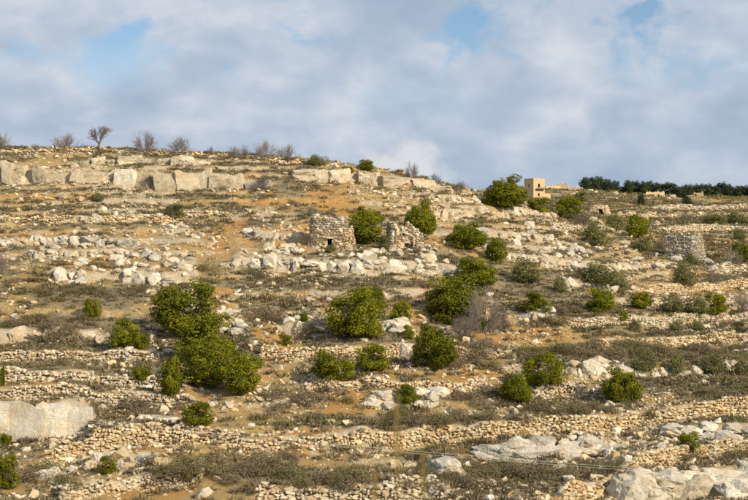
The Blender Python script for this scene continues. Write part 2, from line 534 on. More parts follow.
Z = BASE.copy()
rockm = np.zeros_like(Z)
LINES = []
for kind, pl, h, matn, label in TER:
    xs = np.array([p[0] for p in pl], float); ys = np.array([p[1] for p in pl], float)
    sel = np.where((cols >= xs[0]) & (cols <= xs[-1]))[0]
    px = cols[sel]
    py = np.interp(px, xs, ys)
    dline = inv_depth(px, py)
    wob = fbm(px * 1.0, np.full(len(px), h * 91.7 + ys[0]), 28.0, 3)
    dline = dline + wob * np.clip(dline / 130, 0.6, 2.0) * 1.1
    # light smoothing
    for _ in range(3):
        dline[1:-1] = (dline[:-2] + 2 * dline[1:-1] + dline[2:]) / 4
    wpx = np.minimum(px - xs[0], xs[-1] - px)
    fade = np.clip(wpx / 14.0, 0, 1); fade = fade * fade * (3 - 2 * fade)
    hh = h * fade * (0.8 + 0.6 * (fbm(px, np.full(len(px), ys[0] * 3.3), 40, 2) + 0.35))
    LINES.append(dict(slab=('slab' in (label or '') and h >= 1.25), kind=kind, px=px, d=dline, h=hh, mat=matn, label=label))
    L = 3.2 + 1.4 * h
    u = rows[None, :] - dline[:, None]
    w = 0.22 if kind == 'wall' else (0.35 if kind == 'ledge' else 0.9)
    w = w * np.clip(dline / 150, 1, 3)[:, None]
    Ls = L * np.clip(dline / 150, 1, 3)[:, None]
    Z[sel] += hh[:, None] * 0.5 * np.tanh(u / w) * np.exp(-np.abs(u) / Ls)
    if kind != 'bank':
        rockm[sel] = np.maximum(rockm[sel], (hh[:, None] > 0.15) * np.exp(-(u / (w * 2.2)) ** 2) * 0.75)

vis = np.clip((D2 - 66) / 12, 0, 1)
nbig = fbm(X2, D2, 9.0, 4)
nmid = fbm(X2 + 50, D2 + 80, 2.6, 4)
Z += vis * (0.30 * nbig + 0.22 * nmid) * np.clip(D2 / 150, 0.8, 2.2)
# thin natural rock beds that crop out along the contours
nS = fbm(X2 + 33, D2 * 0.7 + 12, 14.0, 3)
ph = Z / 1.2 + 0.9 * fbm(X2 + 5, D2 * 0.5, 22.0, 2)
frs = ph - np.floor(ph)
bed = np.clip((nS + 0.12) * 4, 0, 1) * vis * (D2 < 330)
Z += bed * 0.42 * (0.5 * np.tanh((frs - 0.5) / 0.07) - (frs - 0.5))
bedline = bed * np.exp(-((frs - 0.5) / 0.10) ** 2)
rockm = np.maximum(rockm, 0.62 * bedline)

# cover masks, grass on the treads, soil on the slopes
gz = np.gradient(Z, axis=1) / np.gradient(rows)[None, :]
nA = fbm(X2 + 11, D2 * 0.55 + 3, 8.0, 4, 0.6)
nB = fbm(X2 + 90, D2 * 0.6 + 31, 5.0, 4, 0.6)
nC = fbm(X2 + 190, D2 * 0.6 + 71, 6.0, 4, 0.6)
PY2 = 250 - FPX * Z / np.maximum(D2, 0.1)
grass = 0.52 - 1.3 * (gz - 0.16) + 1.05 * nA
up = np.clip((230 - PY2) / 60, 0, 1) * (P2 < 440)
grass += 0.02 * up
orange = 0.27 + 1.0 * nB + 0.5 * (gz - 0.2) - 0.15 * up
rk = np.maximum(rockm * 0.85, 0.17 + 1.0 * nC + 0.9 * (np.abs(gz) - 0.35))
# bare patches of orange earth (photo pixel, radius in pixels)
SOIL = [(345, 402, 26, 14), (300, 444, 50, 12), (212, 478, 10, 24), (285, 350, 20, 22), (412, 318, 12, 6), (575, 336, 70, 5),
        (690, 456, 60, 5), (730, 376, 60, 4), (540, 342, 30, 6), (265, 330, 14, 24), (30, 380, 24, 6), (390, 374, 8, 6), (470, 376, 30, 6),
        (60, 197, 50, 3), (370, 395, 25, 9), (120, 490, 60, 10), (265, 203, 26, 4), (600, 495, 30, 12), (700, 290, 70, 4),
        (225, 300, 10, 18), (160, 492, 50, 9), (195, 460, 16, 8), (540, 378, 40, 6)]
for (cx, cy, rx, ry) in SOIL:
    g = np.exp(-(((P2 - cx) / rx) ** 2 + ((PY2 - cy) / ry) ** 2)) * (D2 > 80) * (D2 < 330)
    orange += 0.6 * g; grass -= 0.7 * g; rk -= 0.35 * g
# grassy strips along the treads and the old track
GR = [(-20, 290, 140, 8), (290, 286, 130, 6), (100, 347, 120, 5), (230, 428, 140, 6), (430, 422, 110, 6), (560, 408, 90, 8), (440, 478, 110, 12),
      (250, 472, 60, 14), (120, 470, 50, 9), (560, 356, 60, 8), (360, 340, 60, 6), (620, 350, 140, 5), (60, 412, 40, 8), (520, 478, 70, 10), (80, 158, 120, 4)]
for (cx, cy, rx, ry) in GR:
    g = np.exp(-(((P2 - cx) / rx) ** 2 + ((PY2 - cy) / ry) ** 2)) * (D2 > 80) * (D2 < 330)
    grass += 0.5 * g; orange -= 0.3 * g; rk -= 0.3 * g

verts = np.stack([X2, D2, Z], axis=-1).reshape(-1, 3)
ii = (np.arange(NC - 1)[:, None] * NR + np.arange(NR - 1)[None, :]).ravel()
faces = np.stack([ii, ii + NR, ii + NR + 1, ii + 1], axis=1)
me = mesh_np('hillside', verts, faces, M['ground'], smooth=True)
ca = me.attributes.new('cover', 'FLOAT_COLOR', 'POINT')
cv_ = np.stack([grass, rk, orange, np.ones_like(Z)], axis=-1).clip(0, 1).astype(np.float32)
ca.data.foreach_set('color', cv_.ravel())
hill = obj('hillside', me)
hill['kind'] = 'structure'

# ground behind and beside the camera so that the place goes on
v_ = [(-900, -500, 6), (900, -500, 6), (900, -0.02, -1.14), (-900, -0.02, -1.14)]
gb = obj('ground', mesh_np('ground', v_, [[0, 1, 2, 3]], M['ground']))
gb['kind'] = 'structure'


# ------------------------------------------------------------------ ground queries
def height(px, d):
    px = np.asarray(px, float); d = np.asarray(d, float)
    ci = np.clip(np.interp(px, cols, np.arange(NC)), 0, NC - 1.001); ri = np.clip(np.interp(d, rows, np.arange(NR)), 0, NR - 1.001)
    i = ci.astype(int); j = ri.astype(int); f = ci - i; g = ri - j
    return (Z[i, j]*(1-f)*(1-g) + Z[i+1, j]*f*(1-g) + Z[i, j+1]*(1-f)*g + Z[i+1, j+1]*f*g)


def hxy(x, y):
    return height(374 + np.asarray(x) * FPX / np.asarray(y), y)


_COLPY = 250 - FPX * Z / np.maximum(rows, 0.1)[None, :]
_RS = np.searchsorted(rows, 80)


def hit(px, py, maxd=900):
    """first ground point seen along the line of sight of a photo pixel -> (x, y, z), depth"""
    ci = float(np.clip(np.interp(px, cols, np.arange(NC)), 0, NC - 1.001)); i = int(ci); f = ci - i
    pp = _COLPY[i, _RS:] * (1 - f) + _COLPY[i + 1, _RS:] * f
    k = np.argmax(pp <= py)
    if pp[k] > py:                       # above the skyline: stand on the crest
        s = rows[_RS:] < 235
        k = int(np.argmin(np.where(s, pp, 1e9))); d = rows[_RS + k]
    elif k == 0:
        d = rows[_RS]
    else:
        t = (py - pp[k-1]) / (pp[k] - pp[k-1])
        d = rows[_RS + k - 1] + t * (rows[_RS + k] - rows[_RS + k - 1])
    return np.array([(px - 374) / FPX * d, d, float(height(px, d))]), d


def topx(p):
    return 374 + FPX * p[0] / p[1], 250 - FPX * p[2] / p[1]


def samp(A, P, D):
    ci = np.clip(np.interp(P, cols, np.arange(NC)), 0, NC - 1).astype(int); ri = np.clip(np.interp(D, rows, np.arange(NR)), 0, NR - 1).astype(int)
    return A[ci, ri]


# ------------------------------------------------------------------ stone shapes
def hull(rng, n, boxy=4.0, jit=0.12):
    v = rng.normal(size=(n, 3))
    v /= (np.abs(v) ** boxy).sum(1, keepdims=True) ** (1 / boxy)
    v *= 1 - jit * rng.random((n, 1))
    bm = bmesh.new()
    for p in v:
        bm.verts.new(p)
    res = bmesh.ops.convex_hull(bm, input=bm.verts[:])
    loose = [x for x in bm.verts if not x.link_faces]
    bmesh.ops.delete(bm, geom=loose, context='VERTS')
    bmesh.ops.triangulate(bm, faces=bm.faces[:])
    bm.verts.index_update()
    V = np.array([x.co[:] for x in bm.verts]); F = np.array([[l.vert.index for l in f.loops] for f in bm.faces])
    bm.free()
    V -= (V.max(0) + V.min(0)) / 2
    V /= (V.max(0) - V.min(0)) / 2
    return V, F


CHIP = [hull(RNG, 9, 3.0, 0.25) for _ in range(8)]
STONE = [hull(RNG, 16, 5.0, 0.12) for _ in range(12)]


def cragged(rng, n, boxy, sub, amp):
    """larger rock: an angular hull, cut finer and roughened, flat bottom not needed"""
    V, F = hull(rng, n, boxy, 0.16)
    bm = bmesh.new()
    vs = [bm.verts.new(p) for p in V]
    for f in F:
        bm.faces.new([vs[i] for i in f])
    bmesh.ops.bevel(bm, geom=bm.edges[:], offset=0.07, segments=1, affect='EDGES', clamp_overlap=True)
    bmesh.ops.triangulate(bm, faces=bm.faces[:])
    long_ = [e for e in bm.edges if e.calc_length() > sub]
    for _ in range(3):
        long_ = [e for e in bm.edges if e.calc_length() > sub]
        if not long_:
            break
        bmesh.ops.subdivide_edges(bm, edges=long_, cuts=1)
        bmesh.ops.triangulate(bm, faces=bm.faces[:])
    bm.verts.index_update()
    V = np.array([x.co[:] for x in bm.verts]); F = np.array([[l.vert.index for l in f.loops] for f in bm.faces])
    bm.free()
    o = rng.random(3) * 50
    V = V * (1 + amp * (fbm(V[:, 0] + V[:, 2] * 1.7 + o[0], V[:, 1] - V[:, 2] * 1.3 + o[1], 0.8, 4, 0.6))[:, None])
    # horizontal bedding joints
    V *= (1 - 0.05 * (np.sin(V[:, 2] * 7 + o[2]) > 0.75))[:, None] * np.array([1, 1, 0]) + np.array([0, 0, 1])
    return V, F


ROCKV = [cragged(RNG, 18, 5.0, 0.75, 0.30) for _ in range(9)]
BIGV = [cragged(RNG, 24, 3.5, 0.42, 0.34) for _ in range(5)]
SLABV = [cragged(RNG, 40, 3.6, 0.24, 0.26) for _ in range(4)]


def cliff_block(rng):
    bm = bmesh.new()
    bmesh.ops.create_cube(bm, size=2)
    bmesh.ops.subdivide_edges(bm, edges=bm.edges[:], cuts=4, use_grid_fill=True)
    bmesh.ops.triangulate(bm, faces=bm.faces[:])
    bm.verts.index_update()
    V = np.array([x.co[:] for x in bm.verts]); F = np.array([[l.vert.index for l in f.loops] for f in bm.faces])
    bm.free()
    o = rng.random(4) * 70
    rr_ = np.linalg.norm(V, axis=1, keepdims=True)
    V = V * (1 - 0.10 * np.clip(rr_ - 1.25, 0, 1))
    for a_ in range(3):
        V[:, a_] += 0.34 * fbm(V[:, (a_ + 1) % 3] * 1.1 + o[0] + V[:, a_] * .3, V[:, (a_ + 2) % 3] + o[a_ + 1], 0.9, 3, 0.6)
    V[:, 2] += 0.22 * V[:, 0] * rng.normal()
    return V, F


CLIFFV = [cliff_block(RNG) for _ in range(8)]
_mcache = {}


def rock_mesh(kind, i, matn):
    key = (kind, i, matn)
    if key not in _mcache:
        V, F = {'rock': ROCKV, 'big': BIGV, 'stone': STONE, 'slab': SLABV, 'cliff': CLIFFV}[kind][i]
        _mcache[key] = mesh_np(kind, V, F, M[matn])
    return _mcache[key]


class Batch:
    """many small pieces that become one mesh"""
    def __init__(self):
        self.V = []; self.F = []; self.T = []; self.n = 0

    def add(self, V, F, t):
        self.V.append(V); self.F.append(F + self.n); self.T.append(np.full(len(V), t)); self.n += len(V)

    def build(self, name, mat, parent=None, smooth=False):
        if not self.V:
            return None
        me = mesh_np(name, np.concatenate(self.V), np.concatenate(self.F), mat, np.concatenate(self.T), smooth)
        return obj(name, me, parent)


def rotm(rx, ry, rz):
    cx, sx_, cy, sy_, cz, sz_ = math.cos(rx), math.sin(rx), math.cos(ry), math.sin(ry), math.cos(rz), math.sin(rz)
    Rx = np.array([[1, 0, 0], [0, cx, -sx_], [0, sx_, cx]]); Ry = np.array([[cy, 0, sy_], [0, 1, 0], [-sy_, 0, cy]])
    Rz = np.array([[cz, -sz_, 0], [sz_, cz, 0], [0, 0, 1]])
    return Rz @ Ry @ Rx


def put_stone(bt, lib, p, s, rot, rng):
    V, F = lib[rng.integers(len(lib))]
    bt.add((V * np.array(s) * 0.5) @ rotm(*rot).T + p, F, rng.random())


# ------------------------------------------------------------------ terrace walls and ledges
rng = np.random.default_rng(77)


def line_world(L):
    keep = L['h'] > 0.12
    px, d = L['px'][keep], L['d'][keep]
    x = (px - 374) / FPX * d
    s = np.concatenate([[0], np.cumsum(np.hypot(np.diff(x), np.diff(d)))])
    return px, d, x, s, L['h'][keep]


def build_wall(L):
    px, d, x, s, h = line_world(L)
    if len(px) < 4:
        return
    mid = len(px) // 2
    base = np.array([x[mid], d[mid], float(height(px[mid], d[mid] - 0.6))])
    T = thing('stone_terrace', L['label'], 'stone wall', base)
    bt = Batch()
    far = np.clip(d.mean() / 150, 1, 3)
    nbig = 0
    row = 0
    while row < 16:
        a = rng.random() * 0.3
        any_ = False
        while a < s[-1]:
            w = (0.17 + 0.34 * rng.random() ** 1.5) * far
            k = np.interp(a + w / 2, s, np.arange(len(s)))
            P = np.interp(k, np.arange(len(s)), px); D = np.interp(k, np.arange(len(s)), d); X = np.interp(k, np.arange(len(s)), x)
            a += w * rng.uniform(0.94, 1.12)
            k0 = int(k); k1 = min(k0 + 2, len(s) - 1); k0 = max(0, k1 - 4)
            ang = math.atan2(d[k1] - d[k0], x[k1] - x[k0])
            z0 = float(height(P, D - 0.75 * far)); z1 = float(height(P, D + 0.6 * far))
            rh = 0.185 * far
            zt = z0 + (row + 0.5) * rh
            top = z1 + 0.06 + max(-.14, 0.8 * float(fbm(np.array(a), np.array(d[0] * 3.1), 5.0, 3)))
            if zt > top or rng.random() < 0.03:
                continue
            any_ = True
            last = zt + rh > top
            p = np.array([X, D - 0.26 * far + 0.055 * row * far + rng.normal() * 0.06 * far, zt - 0.04 + rng.normal() * 0.03])
            sc = (w * 1.12, rng.uniform(0.35, 0.5) * far, rh * rng.uniform(0.95, 1.5))
            rot = (rng.normal() * 0.12, rng.normal() * 0.12, ang + rng.normal() * 0.15)
            if (last or w > 0.42 * far) and nbig < 150 and rng.random() < (0.75 if s[-1] < 60 else 0.4):
                o = obj('stone', rock_mesh('stone', int(rng.integers(12)), (L['mat'] if rng.random() < 0.7 else 'pale') + '_s'), T)
                o.location = p - base
                o.scale = (sc[0] * 0.56, sc[1] * 0.56, sc[2] * 0.6)
                o.rotation_euler = rot
                nbig += 1
            else:
                put_stone(bt, STONE, p - base, sc, rot, rng)
        row += 1
        if not any_:
            break
    # spilled stones at the foot
    for _ in range(int(s[-1] * 4.0)):
        k = rng.random() * (len(s) - 1)
        P = np.interp(k, np.arange(len(s)), px); D = np.interp(k, np.arange(len(s)), d) - far * (0.5 + abs(rng.normal()) * 0.8)
        q = np.array([(P - 374) / FPX * D, D, float(height(P, D))])
        w = rng.uniform(0.10, 0.32) * far
        put_stone(bt, CHIP, q - base, (w, w * 0.8, w * 0.7), (rng.normal() * .4, rng.normal() * .4, rng.random() * 6), rng)
    o = bt.build('facing_stones', M[L['mat'] + '_s'], T)
    if o:
        o['kind'] = 'stuff'


def build_ledge(L):
    px, d, x, s, h = line_world(L)
    if len(px) < 4:
        return
    mid = len(px) // 2
    base = np.array([x[mid], d[mid], float(height(px[mid], d[mid] - 0.8))])
    T = thing('rock_ledge', L['label'], 'rock ledge', base)
    hm = h.max()
    a = 0.0
    if 'huge smooth' in L['label']:               # one bedrock face, three beds butted together
        for k_, (cx, w_, top) in enumerate(((-52, 3.4, 407), (-12, 3.2, 404), (24, 3.0, 405), (54, 2.3, 406), (79, 2.0, 409))):
            D = float(np.interp(cx, px, d)); z0 = float(height(cx, D - 1.0)) - .3
            ht = (250 - top) * D / FPX - z0
            o = obj('rock', rock_mesh('cliff', k_, 'white'), T)
            o.location = np.array([(cx - 374) / FPX * D, D - 0.15 + .1 * (k_ % 2), z0 + ht / 2]) - base
            o.scale = (w_ * .54, 1.0, ht * .52)
            o.rotation_euler = (R(-13), R(-1.5), R(3))
        a = s[-1] + 1
    while a < s[-1]:
        k = np.interp(a, s, np.arange(len(s)))
        hl = np.interp(k, np.arange(len(s)), h)
        slab = L.get('slab'); huge = 'huge smooth' in L['label']; cliff = huge or 'cliff' in L['label'] or 'pale limestone ledge' in L['label']
        slab = slab and not huge
        w = rng.uniform(2.0, 4.2) if slab else rng.uniform(2.6, 4.4) if huge else rng.uniform(0.9, 3.0) if cliff else rng.uniform(0.5, 1.6) * (0.5 + 0.5 * hm)
        kk = np.interp(a + w / 2, s, np.arange(len(s)))
        P = np.interp(kk, np.arange(len(s)), px); D = np.interp(kk, np.arange(len(s)), d); X = np.interp(kk, np.arange(len(s)), x)
        a += w * (0.62 if slab else rng.uniform(0.86, 1.05))
        if rng.random() < (0.02 if slab else 0.12):
            continue
        k0 = int(kk); k1 = min(k0 + 2, len(s) - 1); k0 = max(0, k1 - 4)
        ang = math.atan2(d[k1] - d[k0], x[k1] - x[k0])
        z0 = float(height(P, D - 0.9))
        z1 = float(height(P, D + 0.8))
        ht = max(0.3, (z1 - z0)) * rng.uniform(0.7, 1.1) + 0.2
        dep = rng.uniform(0.9, 1.5)
        if ht > 1.0 and rng.random() < 0.5 and not slab:      # two beds, one set on the other
            parts_ = [(0.52, 0.0), (0.5, 0.16)]
        else:
            parts_ = [(1.0, 0.0)]
        if cliff:
            ht = max(.5, z1 - z0) * rng.uniform(.95, 1.06) + .25; dep = rng.uniform(1.5, 1.8)
            parts_ = [(1.0, 0.0)] if huge or rng.random() < .7 else [(0.55, 0.0), (0.5, 0.1)]
        zz = z0 - 0.2
        for fr, back in parts_:
            hh_ = ht * fr
            big = w > 1.9 and rng.random() < 0.6
            mt = L['mat'] if rng.random() < (0.9 if cliff else 0.72) else random.choice(['pale', 'grey', 'white', 'ochre'])
            o = obj('rock', rock_mesh('slab' if slab else 'cliff' if cliff else 'big' if big else 'rock', int(rng.integers(4 if slab else 8 if cliff else 5 if big else 9)), mt if not slab else L['mat']), T)
            o.location = np.array([X, D - 0.05 + back + rng.normal() * 0.12, zz + hh_ / 2]) - base
            o.scale = (w * 0.53, dep * (0.8 if slab else 0.5), hh_ * 0.54)
            o.rotation_euler = (rng.normal() * 0.08, rng.normal() * (0.03 if cliff else 0.07), ang + rng.normal() * (0.06 if cliff else 0.18) + (math.pi if rng.random() < .5 else 0))
            zz += hh_ * 0.94
    # broken pieces in front and above
    bt = Batch()
    for _ in range(int(s[-1] * 3.5)):
        k = rng.random() * (len(s) - 1)
        P = np.interp(k, np.arange(len(s)), px)
        D = np.interp(k, np.arange(len(s)), d) + (rng.normal() * 1.3 - 0.5)
        q = np.array([(P - 374) / FPX * D, D, float(height(P, D)) + 0.04])
        w = 0.14 + 0.45 * rng.random() ** 1.8
        put_stone(bt, STONE, q - base, (w, w * rng.uniform(.6, 1), w * rng.uniform(.45, .8)), (rng.normal() * .25, rng.normal() * .25, rng.random() * 6), rng)
    o = bt.build('broken_stones', M[L['mat'] + '_s'], T)
    if o:
        o['kind'] = 'stuff'


for L in LINES:
    if L['kind'] == 'wall':
        build_wall(L)
    elif L['kind'] == 'ledge':
        build_ledge(L)

# outcrops: clumps of rock, region in photo pixels (cx, base y, width, height, number, size m, material, label)
OUTCROPS = [
 (268, 268, 62, 22, 40, 0.85, 'white', 'cluster of rounded white boulders left below the stone hut'),
 (362, 268, 62, 22, 44, 0.85, 'white', 'dense mass of pale boulders under the stone hut doorway'),
 (412, 256, 52, 14, 30, 0.65, 'pale', 'rubble of fallen pale blocks in front of the ruined hut'),
 (440, 272, 46, 12, 12, 1.2, 'white', 'smooth white rocks below and right of the ruined hut'),
 (120, 272, 80, 20, 34, 1.0, 'white', 'tilted white bedrock blocks on the left slope'),
 (30, 262, 70, 24, 26, 0.6, 'grey', 'grey rubble heap at the left edge of the slope'),
 (182, 272, 44, 16, 12, 1.2, 'pale', 'pale boulders just above the largest oak cluster'),
 (92, 226, 24, 9, 8, 0.9, 'white', 'small bright white rock patch on the left slope'),
 (72, 205, 22, 7, 6, 0.9, 'ochre', 'pair of cream boulders below the cliff band at left'),
 (140, 212, 50, 8, 12, 0.6, 'ochre', 'scatter of ochre stones below the cliff band'),
 (440, 196, 70, 12, 18, 0.8, 'pale', 'loose pale rocks on the shoulder right of the crest'),
 (455, 208, 60, 10, 14, 0.8, 'pale', 'pale stones left of the big round oak'),
 (540, 245, 60, 20, 20, 0.9, 'white', 'broken white rocks on the slope right of the two oaks'),
 (560, 268, 50, 18, 18, 1.0, 'white', 'pale rocks right of the grey green olive tree'),
 (585, 260, 36, 16, 14, 1.0, 'grey', 'grey rocks left of the spreading olive on the right'),
 (655, 272, 46, 14, 14, 1.0, 'grey', 'grey bedrock left of the square rubble mound'),
 (720, 272, 34, 14, 10, 1.0, 'grey', 'grey stones right of the square rubble mound'),
 (228, 335, 26, 22, 10, 1.1, 'white', 'white blocks at the right foot of the largest oak'),
 (395, 336, 30, 14, 10, 1.1, 'white', 'white rocks between the central oak and the bare grey tree'),
 (535, 316, 36, 8, 8, 1.1, 'white', 'flat white stones under the compact oak right of centre'),
 (590, 375, 30, 12, 8, 1.2, 'white', 'white blocks right of the paired oaks'),
 (430, 406, 20, 12, 4, 1.3, 'white', 'two rounded whitish rocks below the central terrace wall'),
 (378, 410, 20, 16, 4, 1.5, 'white', 'pale upright rock face in orange earth below centre'),
 (445, 474, 10, 6, 1, 1.9, 'white', 'single bright white boulder among shrubs at bottom centre'),
 (661, 450, 10, 8, 1, 1.0, 'white', 'single round white boulder left of the small lower right oak'),
 (214, 500, 22, 14, 2, 1.9, 'pale', 'cream boulder at the bottom edge left of centre'),
 (52, 482, 16, 6, 1, 1.6, 'white', 'single white stone in shrubs at bottom left'),
 (240, 452, 5, 4, 1, 0.5, 'white', 'little white stone below the long wall'),
 (120, 470, 90, 16, 16, 0.9, 'ochre', 'ochre rocks beside the leafy bush at lower left'),
 (720, 498, 60, 10, 8, 1.8, 'white', 'lowest white slabs in the bottom right corner'),
 (650, 492, 56, 12, 8, 1.8, 'white', 'smooth grey white slabs left of the corner slabs'),
 (700, 442, 70, 12, 14, 1.2, 'grey', 'stacked grey slabs right of the small lower right oak'),
 (510, 460, 70, 12, 12, 1.4, 'grey', 'grey slabs crossed by the cables'),
 (585, 458, 50, 12, 9, 1.5, 'grey', 'slanting grey bedrock below the long wall at right'),
 (580, 196, 50, 12, 26, 1.6, 'ochre', 'heaped stones of the distant ruined village'),
 (645, 200, 60, 8, 16, 1.6, 'ochre', 'distant stone heaps below the dark tree row'),
]
for (cx, by, w, hh_, n, size, matn, label) in OUTCROPS:
    b0, d0 = hit(cx, by)
    b0[2] -= 0.1
    if n == 1:
        o = obj('boulder', rock_mesh('big', int(rng.integers(5)), matn))
        o.location = (b0[0], b0[1], b0[2] + size * 0.22)
        o.scale = (size * 0.62, size * 0.5, size * 0.42)
        o.rotation_euler = (0.1, 0.05, rng.random() * 6)
        tag(o, label, 'boulder')
        continue
    T = thing('rock_outcrop', label, 'rocks', b0)
    for i in range(int(n * 0.78)):
        u = rng.uniform(-0.5, 0.5); v_ = rng.random()
        q, dq = hit(cx + u * w, by - v_ * hh_)
        if abs(dq - d0) > 45 and d0 < 300:
            continue
        sz_ = size * rng.uniform(0.55, 1.35)
        big = sz_ > 1.25
        o = obj('rock', rock_mesh('big' if big else 'rock', int(rng.integers(5 if big else 9)), matn if rng.random() < .75 else random.choice(['pale', 'grey', 'white'])), T)
        o.scale = (sz_ * 0.62, sz_ * rng.uniform(.4, .55), sz_ * rng.uniform(.3, .46))
        o.location = q + np.array([0, 0, o.scale[2] * 0.35]) - b0
        o.rotation_euler = (rng.normal() * .16, rng.normal() * .16, rng.normal() * 0.5)

# loose stones all over the slope
bt = {k: Batch() for k in ('pale', 'ochre', 'white', 'grey')}
N = 0
tries = 0
while N < 27000 and tries < 160000:
    tries += 1
    P = rng.uniform(-90, 840); D = 82 + 130 * rng.random() ** 0.9 if rng.random() < 0.82 else rng.uniform(200, 420)
    X = (P - 374) / FPX * D
    dens = 0.28 + 1.0 * float(fbm(np.array(X + 70), np.array(D * .6 + 9), 7, 3)) + 0.75 * float(samp(bedline, P, D)) + 0.1 * (D > 215)
    if rng.random() > dens:
        continue
    w = 0.12 + 0.30 * rng.random() ** 2.2
    if rng.random() < 0.05:
        w = rng.uniform(0.45, 0.85)
    if D > 215:
        w *= 1.5
    z = float(height(P, D))
    mt = rng.choice(['pale', 'ochre', 'white', 'grey'], p=[.42, .26, .22, .10])
    put_stone(bt[mt], CHIP if w < 0.4 else STONE, np.array([X, D, z + w * .12]), (w * 1.15, w * rng.uniform(.7, 1), w * rng.uniform(.45, .8)),
              (rng.normal() * .3, rng.normal() * .3, rng.random() * 6), rng)
    N += 1
for k, lab in (('pale', 'cream loose stones strewn over the whole hillside'), ('ochre', 'ochre loose stones strewn over the whole hillside'),
               ('white', 'white loose stones strewn over the whole hillside'), ('grey', 'grey loose stones strewn over the whole hillside')):
    o = bt[k].build('loose_stones', M[k + '_s'])
    tag(o, lab, 'stones'); o['kind'] = 'stuff'


# ------------------------------------------------------------------ stone huts
PLAN_N = 5.0


def ring_pt(t, a, b_, n=None):
    n = n or PLAN_N
    c_, s_ = math.cos(t), math.sin(t)
    r = (abs(c_) ** n + abs(s_) ** n) ** (-1 / n)
    return np.array([a * r * c_, b_ * r * s_])


def stone_tier(T, a0, a1, depth_k, z0, z1, rowh, mats, door=None, hf=None, name='wall', stone=0.45, off=(0, 0)):
    """one tier of dry masonry on a rounded square plan, battered, with an optional doorway facing -y"""
    g = {k: Batch() for k in mats}
    nrows = int((z1 - z0) / rowh + 0.5)
    for r in range(nrows + 3):
        z = z0 + (r + 0.5) * rowh
        f = (z - z0) / (z1 - z0)
        a = a0 + (a1 - a0) * f
        per = 8 * a * 0.95
        n = max(8, int(per / (stone * rng.uniform(.85, 1.1))))
        ph = rng.random()
        # even spacing by arc length
        tt = np.linspace(0, 2 * math.pi, 200)
        pts = np.array([ring_pt(t, a, a * depth_k) for t in tt])
        cs = np.concatenate([[0], np.cumsum(np.hypot(*np.diff(pts, axis=0).T))])
        for i in range(n):
            sv = (i + ph) / n * cs[-1] % cs[-1]
            x = np.interp(sv, cs, pts[:, 0]); y = np.interp(sv, cs, pts[:, 1]); t = np.interp(sv, cs, tt)
            top = z1 if hf is None else hf(t)
            if z > top + rng.normal() * 0.06:
                continue
            if door and y < 0 and abs(x - door[0]) < door[1] + 0.12 and z < z0 + door[2]:
                continue
            k2 = min(199, int(t / (2 * math.pi) * 199) + 2); k1 = max(0, k2 - 4)
            ang = math.atan2(pts[k2, 1] - pts[k1, 1], pts[k2, 0] - pts[k1, 0])
            w = cs[-1] / n
            mt = mats[rng.integers(len(mats))]
            p = np.array([x + off[0], y + off[1], z + rng.normal() * 0.02]) + np.array([rng.normal() * .035, rng.normal() * .035, 0])
            put_stone(g[mt], STONE, p, (w * rng.uniform(1.05, 1.3), 0.42, rowh * rng.uniform(1.05, 1.4)), (rng.normal() * .07, rng.normal() * .07, ang), rng)
    for k in mats:
        o = g[k].build(name, M[k + '_s'], T)
        if o:
            o['kind'] = 'stuff'


def core(T, a0, a1, depth_k, z0, z1, matn, door=None, roof=True, off=(0, 0), hf=None, name='inner_wall'):
    """rubble core behind the facing, hollow, open at the doorway"""
    n = 64
    V = []; F = []
    for i in range(n):
        t = 2 * math.pi * i / n
        top = z1 if hf is None else min(z1, hf(t)) - 0.1
        p0 = ring_pt(t, a0 + 0.05, (a0 + 0.05) * depth_k); p1 = ring_pt(t, a1 + 0.05, (a1 + 0.05) * depth_k)
        fr = np.clip((top - z0) / (z1 - z0), 0.02, 1)
        p1 = p0 + (p1 - p0) * fr
        if door:
            zl = z0 + door[2]
            fl = (zl - z0) / (top - z0); pm = p0 + (p1 - p0) * fl
        else:
            zl = (z0 + top) / 2; pm = (p0 + p1) / 2
        V += [(p0[0] + off[0], p0[1] + off[1], z0 - 0.5), (pm[0] + off[0], pm[1] + off[1], zl), (p1[0] + off[0], p1[1] + off[1], top)]
    for i in range(n):
        j = (i + 1) % n
        xm = (V[3*i][0] + V[3*j][0]) / 2 - off[0]; ym = (V[3*i][1] + V[3*j][1]) / 2 - off[1]
        if not (door and ym < 0 and abs(xm - door[0]) < door[1] + 0.03):
            F.append((3*i, 3*j, 3*j+1, 3*i+1))
        F.append((3*i+1, 3*j+1, 3*j+2, 3*i+2))
    me = mesh_np(name, V, F, M[matn])
    obj(name, me, T)
    if roof:
        V2 = [(V[3*i+2][0], V[3*i+2][1], V[3*i+2][2]) for i in range(n)] + [(off[0], off[1], z1 + 0.12)]
        F2 = [(i, (i + 1) % n, n) for i in range(n)]
        obj('roof', mesh_np('roof', V2, F2, M[matn]), T)


def block(name, size, loc, matn, T, rot=(0, 0, 0), i=None):
    o = obj(name, rock_mesh('stone', int(rng.integers(12)) if i is None else i, matn), T)
    o.scale = (size[0] / 2, size[1] / 2, size[2] / 2); o.location = loc; o.rotation_euler = rot
    return o


